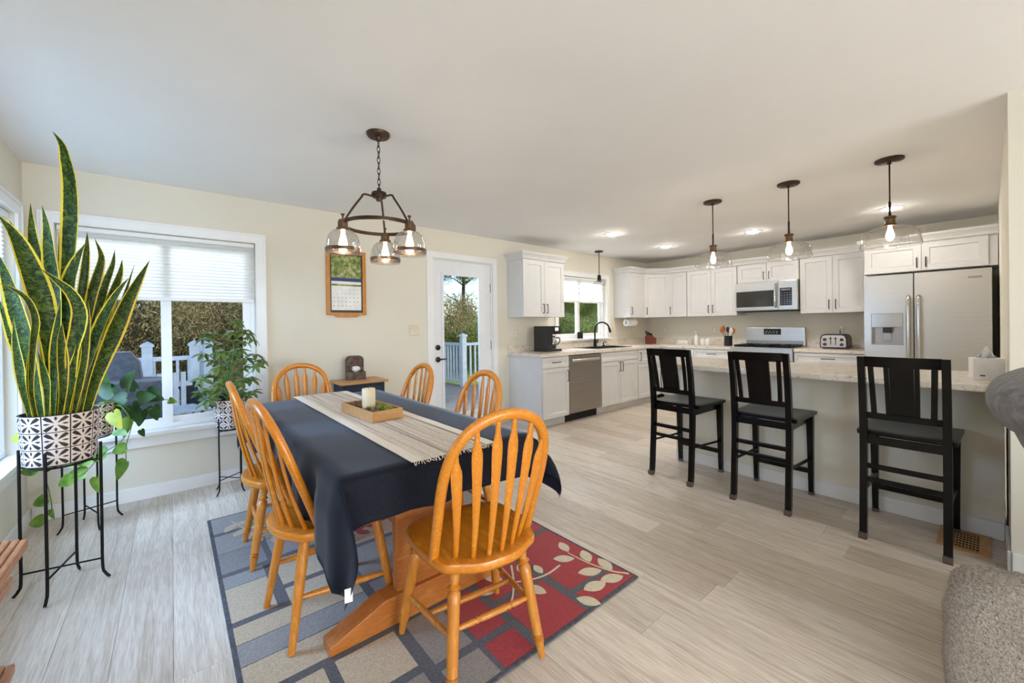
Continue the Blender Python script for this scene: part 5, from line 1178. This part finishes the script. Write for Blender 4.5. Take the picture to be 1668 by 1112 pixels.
# schefflera
stand('slim black metal plant stand under the umbrella plant', .335, 3.83, .098, R_(-4), .585, .488, .005)
planter('small patterned pot of the umbrella plant beside the dining chair', .335, 3.83, .496, .092, .104, .225, 3, 9)
sc = thing('umbrella_plant', 'bushy umbrella plant with fingered leaves before the dining window', 'plant', (.335, 3.83, .70))
def palmate(n=7):
    bm = newbm()
    for k in range(n):
        a = 2*PI*k/n; L = .062+.012*math.sin(k*2.1); ca, sa = math.cos(a), math.sin(a)
        row = []
        for i in range(6):
            s = i/5; r = .008+L*s; w_ = .0135*math.sin(PI*min(1, s*.92+.08))**.7; z = -.03*s*s
            row.append([bm.verts.new((r*ca-q*w_*sa, r*sa+q*w_*ca, z+.004*abs(q))) for q in (-1, 0, 1)])
        for p, q in zip(row, row[1:]):
            for j in range(2): bm.faces.new((p[j], p[j+1], q[j+1], q[j]))
    tube(bm, ((0, 0, 0), (.0, .0, -.012)), .003, 5)
    return bm
pm = mesh('leaf', palmate(), 'scheff_leaf', smooth=True)
SC = [(715, 515), (690, 560), (590, 570), (560, 590), (700, 600), (780, 590), (650, 610), (610, 690), (720, 640), (790, 660), (560, 660), (600, 740), (680, 700), (740, 720), (800, 710), (555, 770), (650, 780), (700, 790), (770, 770), (825, 690), (550, 830), (580, 865), (640, 820), (720, 830), (780, 830), (740, 600), (680, 640), (750, 680), (760, 560), (640, 650), (600, 620), (700, 740), (620, 800), (665, 755), (730, 780), (590, 820), (755, 845), (690, 670), (630, 720)]
for k, (u, v) in enumerate(SC):
    Yk = 3.83+rr.uniform(-.12, .13); p = at(130+u*.36, 340+v*.36, Yk)-Vector(sc.location)
    o = bpy.data.objects.new('leaf', pm); COL.objects.link(o); o.parent = sc; o.location = p; s = rr.uniform(.85, 1.25); o.scale = (s, s, s)
    o.rotation_euler = (rr.uniform(.2, .9), rr.uniform(-.5, .5), rr.uniform(-.8, .8))
    if k % 2 == 0:
        m0 = Vector((p.x*.25, p.y*.25, max(.05, p.z*.45))); obj('stem', tube(newbm(), spline((Vector((p.x*.05, p.y*.05, 0)), m0, p-Vector((0, 0, .006))), 10), .003, 5), 'vine', sc, smooth=True)

# ================================================================== SEATING AND CABINET AT THE FRAME EDGES
rc = thing('recliner', 'dark grey plush recliner at the right edge', 'recliner', (0, 0, 0))
def puff(x0, x1, y0, y1, z0, z1, bev, n=10, amp=.01, seed=0):
    bm = B(x0, x1, y0, y1, z0, z1); bmesh.ops.subdivide_edges(bm, edges=bm.edges[:], cuts=n, use_grid_fill=True)
    c = Vector(((x0+x1)/2, (y0+y1)/2, (z0+z1)/2)); h = Vector(((x1-x0)/2, (y1-y0)/2, (z1-z0)/2))
    for v in bm.verts:
        q = v.co-c; inner = Vector((max(-h.x+bev, min(h.x-bev, q.x)), max(-h.y+bev, min(h.y-bev, q.y)), max(-h.z+bev, min(h.z-bev, q.z))))
        dlt = q-inner
        if dlt.length > bev: q = inner+dlt.normalized()*bev
        q += q.normalized()*amp*mnoise.noise((q+Vector((seed, 0, 0)))*7)
        v.co = c+q
    return bm
RCX = 2.23
def leaned(bm, y, z, a): return xf(bm, Matrix.Translation((0, y, z)) @ Matrix.Rotation(R_(a), 4, 'X') @ Matrix.Translation((0, -y, -z)))
def pillow(cx, cy, cz, hx, hy, hz, seed=0, pw=2.6):
    bm = newbm(); bmesh.ops.create_uvsphere(bm, u_segments=48, v_segments=28, radius=1)
    for v in bm.verts:
        q = v.co.copy(); k = (abs(q.x)**pw+abs(q.y)**pw+abs(q.z)**pw)**(-1/pw); q *= k
        wr = .03*mnoise.noise(Vector((q.x*9, q.y*2, q.z*2+seed)))
        v.co = Vector((cx+q.x*hx, cy+q.y*hy*(1+wr), cz+q.z*hz*(1+wr)))
    return bm
obj('back', leaned(pillow(RCX, -.275, .70, .30, .115, .37, 1, 3.6), -.275, .70, -30), 'grey_microfibre', rc, smooth=True)
obj('headrest', leaned(pillow(RCX-.01, -.125, .995, .315, .135, .105, 5, 2.5), -.125, .995, -24), 'grey_microfibre', rc, smooth=True)
obj('seat_cushion', puff(RCX-.28, RCX+.28, -.98, -.22, .24, .47, .06, seed=9), 'grey_microfibre', rc, smooth=True)
obj('base', B(RCX-.44, RCX+.44, -.98, -.13, .06, .239, bev=.01), 'grey_microfibre', rc)
for x0, x1, y1 in ((RCX-.50, RCX-.29, .06), (RCX+.29, RCX+.50, -.12)): obj('armrest', puff(x0, x1, -.95, y1, .10, .47, .06, amp=.004, seed=x0), 'grey_microfibre', rc, smooth=True)
for sx in (-.42, .42):
    for sy in (-.93, -.17): obj('foot', B(RCX+sx-.025, RCX+sx+.025, sy-.025, sy+.025, 0, .0595), 'black_wood', rc)
def throw():
    bm = newbm(); bmesh.ops.create_uvsphere(bm, u_segments=72, v_segments=44, radius=1); pw = 5.0
    for v in bm.verts:
        q = v.co.copy(); q = Vector([math.copysign(abs(a)**.72, a) for a in q])
        q *= (abs(q.x)**pw+abs(q.y)**pw+abs(q.z)**pw)**(-1/pw); fl = max(0, -q.z)
        nz = mnoise.noise(Vector((q.x*2, q.y*5, q.z*2)))
        v.co = Vector((RCX-.395+q.x*(.132+.03*fl+.012*nz), -.28+q.y*(.375+.012*nz), .29+q.z*(.222+.006*nz)))
    bmesh.ops.delete(bm, geom=[f_ for f_ in bm.faces if f_.calc_center_median().z < .10], context='FACES')
    return bm
th_ = thing('throw_blanket', 'fluffy beige throw draped over the recliner arm', 'blanket', (0, 0, 0))
tb_ = obj('blanket', throw(), 'throw', th_, smooth=True)
bm = newbm(); src = tb_.data; rr2 = random.Random(4)
for p in src.polygons:
    if p.area < 1e-5: continue
    for _ in range(6):
        vs = [src.vertices[i].co for i in p.vertices]; c = sum((v*rr2.random() for v in vs), Vector())
        ws = [rr2.random() for _ in vs]; s_ = sum(ws); c = sum((v*(a/s_) for v, a in zip(vs, ws)), Vector())
        n_ = (p.normal+Vector((rr2.uniform(-.7, .7), rr2.uniform(-.7, .7), rr2.uniform(-.7, .4)))).normalized()
        sd_ = n_.cross(Vector((.3, .5, .8))).normalized()*.0016; L = rr2.uniform(.004, .009)
        a, b_, d_ = bm.verts.new(c-sd_), bm.verts.new(c+sd_), bm.verts.new(c+n_*L); bm.faces.new((a, b_, d_))
o = obj('pile', bm, 'throw', th_); o['kind'] = 'stuff'
# wooden unit at the left edge
wu = thing('wooden_shelf_unit', 'stained pine unit with moulded shelf edges at the left edge', 'shelf unit', (XL+.016, 1.82, 0))
obj('back_panel', B(.0, .015, -.27, .17, .03, .60), 'pine', wu)
for k, (z, dpt) in enumerate(((.60, .355), (.50, .325), (.29, .352), (.10, .335))):
    yy0, yy1 = -.29, (.20, .18, .05, .14)[k]
    sh3 = obj('shelf_board', B(.0, dpt-.05, yy0, yy1, z-.03, z, bev=.004), 'pine', wu)
    for q in range(3): obj('edge_moulding', B(dpt-.049+.018*q, dpt-.032+.018*q, yy0, yy1, z-.03-.004*q, z-.004*q, bev=.005), 'pine', sh3)
for y in (-.25, .03): obj('side_panel', B(.016, .27, y-.01, y+.01, .1005, .2595), 'white_plastic', wu)
for y in (-.25, .03): obj('side_panel', B(.016, .20, y-.01, y+.01, .2905, .4695), 'white_plastic', wu)
for y in (-.25, .12): obj('foot', B(.02, .28, y-.02, y+.02, 0, .069), 'pine', wu)
bk = thing('black_basket', 'black wire basket handle on the pine shelf unit', 'basket', (XL+.275, 1.76, .2905))
obj('bowl', lathe(newbm(), ((0, .0), (.05, 0), (.075, .05), (.08, .10), (.076, .10), (.07, .05), (.046, .006), (0, .006)), 24), 'black_metal', bk, smooth=True, ang=40)
obj('handle', tube(newbm(), spline(((0, -.078, .095), (.02, -.06, .13), (.03, 0, .155), (.02, .06, .13), (0, .078, .095)), 18), .010, 8), 'black_metal', bk, smooth=True)

# ================================================================== OUTSIDE
struct('ground', B(-40, 70, -30, 80, -.6, -.5), 'grass')
DZ = -.06
dk = sroot('deck'); obj('joists', B(-4, 5.4, YA+.15, 7.55, DZ-.2, DZ-.031), 'deck_board', dk); obj('joists', B(2.2, 4.98, 7.552, 9.6, DZ-.2, DZ-.031), 'deck_board', dk)
dbm = mesh('deck_board', B(-4.7, 4.7, -.068, .068, -.03, 0, bev=.003, seg=1), 'deck_board'); y = YA+.22
while y < 7.5:
    o = bpy.data.objects.new('deck_board', dbm); COL.objects.link(o); o.parent = dk; o.location = (.7, y, DZ); y += .142
db2 = mesh('deck_board', B(-1.38, 1.38, -.068, .068, -.03, 0, bev=.003, seg=1), 'deck_board')
while y < 9.6:
    o = bpy.data.objects.new('deck_board', db2); COL.objects.link(o); o.parent = dk; o.location = (3.6, y, DZ); y += .142
def railing(label, p0, p1, posts):
    p0, p1 = Vector(p0), Vector(p1); dv = p1-p0; L = dv.length; a = math.atan2(dv.y, dv.x)
    t = thing('deck_railing', label, 'railing', (p0.x, p0.y, DZ+.0005), a)
    for s in posts:
        x = s*L; pst = obj('post', B(x-.055, x+.055, -.055, .055, 0, 1.10, bev=.004), 'deck_white', t)
        bm = newbm(); c0 = lambda r, z: [bm.verts.new((x+r*i, r*j, z)) for i, j in ((-1, -1), (1, -1), (1, 1), (-1, 1))]
        q = [c0(.072, 1.1005), c0(.072, 1.125), c0(.05, 1.145), c0(.002, 1.175)]
        bm.faces.new(q[0][::-1]); bm.faces.new(q[-1])
        for u, v in zip(q, q[1:]):
            for j in range(4): bm.faces.new((u[j], u[(j+1) % 4], v[(j+1) % 4], v[j]))
        obj('post_cap', bm, 'deck_white', pst)
    obj('top_rail', B(.05, L-.05, -.035, .035, .90, .96, bev=.006), 'deck_white', t); obj('bottom_rail', B(.05, L-.05, -.022, .022, .08, .13, bev=.004), 'deck_white', t)
    n = max(1, int(L/.12)); me_ = mesh('baluster', B(-.017, .017, -.017, .017, .1302, .8998), 'deck_white')
    for k in range(n): o = bpy.data.objects.new('baluster', me_); COL.objects.link(o); o.parent = t; o.location = ((k+.5)*L/n, 0, 0)
railing('white deck railing seen through the dining window left of the stair gap', (-3.6, 7.35, 0), (.24, 7.35, 0), (0, .33, .87, 1))
railing('white deck railing seen through the dining window beside the stair gap', (.40, 7.40, 0), (.40, 8.9, 0), (0, 1))
railing('white deck railing seen through the left half of the door glass', (4.86, 7.50, 0), (4.86, 9.5, 0), (1,))
railing('white deck railing with a capped post seen through the right half of the door glass', (4.86, 7.42, 0), (7.1, 7.42, 0), (0, 1))
gl = thing('covered_grill', 'barbecue grill under a dark grey cover on the deck', 'grill', (-.50, 5.35, DZ+.0005))
def cover():
    bm = newbm(); prof = [(1.05, 0), (1.03, .45), (1.0, .80), (.96, .84), (.60, .86), (.56, 1.02), (.42, 1.12), (.0, 1.135)]
    rings = []
    for s, z in prof:
        ring = []
        for j in range(44):
            a = 2*PI*j/44; cx2 = abs(math.cos(a))**.35*math.copysign(1, math.cos(a)); sy = abs(math.sin(a))**.35*math.copysign(1, math.sin(a))
            k = .012*math.sin(j*2.3)*(1 if z < .8 else .3)
            ring.append(bm.verts.new(((.46*s+k)*cx2, (.27*max(s, .5 if s else 0)+k)*sy, z)) if s else None)
        rings.append(ring)
    top = bm.verts.new((0, 0, 1.135))
    for p, q in zip(rings[:-2], rings[1:-1]):
        for j in range(44): bm.faces.new((p[j], p[(j+1) % 44], q[(j+1) % 44], q[j]))
    for j in range(44): bm.faces.new((rings[-2][j], rings[-2][(j+1) % 44], top))
    return bm
obj('cover', cover(), 'grill_fabric', gl, smooth=True, ang=40); obj('strap', B(-.49, .49, -.305, -.300, .40, .43), 'deck_chair_dark', gl)
pch = thing('patio_chair', 'grey slatted patio chair on the deck below the dining window', 'patio chair', (-.10, 6.45, DZ+.0005), R_(20))
for k in range(7): obj('back_slat', B(-.27+.08*k-.025, -.27+.08*k+.025, -.02, .0, .36, .80, bev=.004), 'deck_white', pch)
obj('back_rail', B(-.31, .31, .0005, .025, .62, .68), 'deck_white', pch); obj('seat', B(-.30, .30, -.50, -.022, .36, .39, bev=.004), 'deck_white', pch)
for sx in (-1, 1):
    for sy in (-.45, 0): obj('leg', B(sx*.27-.025, sx*.27+.025, sy-.025, sy+.02, 0, .3595), 'deck_white', pch)
lc = thing('folding_lounge_chair', 'dark mesh folding chair on the deck beside the railing post', 'folding chair', (.36, 6.75, DZ+.0005), R_(-25))
obj('sling', tube(newbm(), spline(((-.25, 0, .62), (-.12, 0, .36), (.10, 0, .30), (.32, 0, .52)), 14), .22, 8, flat=.06, up=(0, 0, 1)), 'deck_chair_dark', lc, smooth=True)
for sy in (-.22, .22): obj('frame', tube(newbm(), spline(((-.30, sy, 0), (-.05, sy, .30), (.30, sy, .50)), 10), .013, 8), 'deck_chair_dark', lc, smooth=True); obj('frame', tube(newbm(), spline(((.28, sy, 0), (.05, sy, .30), (-.25, sy, .62)), 10), .013, 8), 'deck_chair_dark', lc, smooth=True)
# woodland: trees with trunk, limbs and leaves; shrubs in front
def crown_mesh(name, n, rx, rz, leaf, mat, seed, shell=.35, asp=.45):
    r3 = random.Random(seed); vs = []; fs = []
    lobes = [(r3.gauss(0, rx*.45), r3.gauss(0, rx*.45), r3.uniform(-rz*.6, rz*.7), r3.uniform(.35, .6)) for _ in range(14)]
    for k in range(n):
        lx, ly, lz, lr = lobes[k % 14]
        d_ = Vector((r3.gauss(0, 1), r3.gauss(0, 1), r3.gauss(0, 1))).normalized()*(lr*(shell+(1-shell)*r3.random()))
        c = Vector((lx+d_.x*rx, ly+d_.y*rx, lz+d_.z*rz)); a = Vector((r3.gauss(0, .8), r3.gauss(0, .8), r3.gauss(0, 1.3))).normalized(); b_ = a.cross(Vector((r3.gauss(0, 1), r3.gauss(0, 1), r3.gauss(0, 1)))).normalized(); s = leaf*r3.uniform(.6, 1.3)
        i = len(vs); vs += [c-a*s, c+b_*s*asp, c+a*s, c-b_*s*asp]; fs.append((i, i+1, i+2, i+3))
    me = bpy.data.meshes.new(name); me.from_pydata(vs, [], fs); me.materials.append(MATS[mat]); return me
CM = {'brown': crown_mesh('foliage', 30000, 1.5, 1.7, .05, 'tree_leaf_brown', 1, .2, .16), 'green': crown_mesh('foliage', 22000, 1.5, 1.7, .038, 'tree_leaf', 2), 'bright': crown_mesh('foliage', 22000, 1.4, 1.6, .042, 'tree_leaf_bright', 3)}
def trunk_mesh(seed):
    r3 = random.Random(seed); bm = newbm(); pts = [Vector((0, 0, 0))]
    for k in range(7): pts.append(pts[-1]+Vector((r3.uniform(-.12, .12), r3.uniform(-.12, .12), 1.0)))
    tube(bm, pts, [.16-.018*k for k in range(8)], 9)
    for k in range(26):
        i = r3.randint(1, 7); p = pts[i]-Vector((0, 0, r3.uniform(0, .8))); a = r3.uniform(0, 6.3); L = r3.uniform(.8, 2.2)
        p1 = p+Vector((math.cos(a)*L*.5, math.sin(a)*L*.5, L*.3)); p2 = p+Vector((math.cos(a+.3)*L, math.sin(a+.3)*L, L*.55))
        tube(bm, (p, p1, p2), [.04, .025, .008], 5)
        for q in range(3): p3 = p1.lerp(p2, r3.random()); tube(bm, (p3, p3+Vector((r3.uniform(-.5, .5), r3.uniform(-.5, .5), r3.uniform(.1, .6)))), [.012, .004], 4)
    return mesh('trunk', bm, 'bark', smooth=True)
TM = [trunk_mesh(31+k) for k in range(3)]
r4 = random.Random(77)
def tree(label, x, y, kind, s, group, bare=False, crown_z=5.0):
    t = thing('tree', label, 'tree', (x, y, -.5), r4.uniform(0, 6), group); t.scale = (s, s, s*r4.uniform(.95, 1.15))
    obj('trunk', TM[r4.randint(0, 2)], None, t)
    for k in range(1 if bare else 3):
        f_ = obj('foliage', CM[kind], None, t, loc=(r4.uniform(-.8, .8), r4.uniform(-.8, .8), crown_z-1.6*k+(1.2 if bare else 0)), rz=r4.uniform(0, 6)); f_['kind'] = 'stuff'
        if bare: f_.scale = (.9, .9, .8)
def shrub(label, x, y, kind, s, group):
    o = bpy.data.objects.new('shrub', CM[kind]); COL.objects.link(o); o.location = (x, y, -.5+1.0*s); o.scale = (s, s, s*.8); o.rotation_euler = (0, 0, r4.uniform(0, 6)); tag(o, label, 'shrub', group)
for k in range(11): shrub('olive brown brush in the thicket beyond the deck, seen through the dining window', -5+1.05*k+r4.uniform(-.3, .3), 13+r4.uniform(-1.2, 1.2), ('brown', 'brown', 'brown', 'green')[k % 4], r4.uniform(1.2, 1.5), 'brush beyond the dining window')
for k in range(9): tree('bare brown woodland tree behind the brush, seen through the dining window', -6+1.45*k+r4.uniform(-.4, .4), (11.2 if k % 2 else 15)+r4.uniform(-.5, .5), 'brown', r4.uniform(.7, 1.0), 'trees beyond the dining window', True, 4.0)
for k in range(6): shrub('light green bush beyond the railing, seen through the door glass', 6.4+1.5*k+r4.uniform(-.3, .3), 13.5+r4.uniform(-.8, .8), ('bright', 'green')[k % 2], r4.uniform(.9, 1.1), 'bushes beyond the door')
for k in range(4): tree('thin branched tree against blue sky, seen through the door glass', 7.5+1.9*k+r4.uniform(-.3, .3), 16.5+r4.uniform(-1, 1), ('green', 'brown')[k % 2], r4.uniform(.8, .95), 'trees beyond the door', True, 3.4)
for k in range(7): shrub('bright green bush seen through the kitchen window', 11.5+1.8*k+r4.uniform(-.4, .4), 11.5+r4.uniform(-1, 1), 'bright', r4.uniform(.85, 1.08), 'bushes beyond the kitchen window')
for k in range(5): tree('leafy green tree seen through the kitchen window', 14+2.6*k+r4.uniform(-.5, .5), 15.5+r4.uniform(-1, 1), ('green', 'bright')[k % 2], r4.uniform(.75, .9), 'trees beyond the kitchen window', False, 4.6)
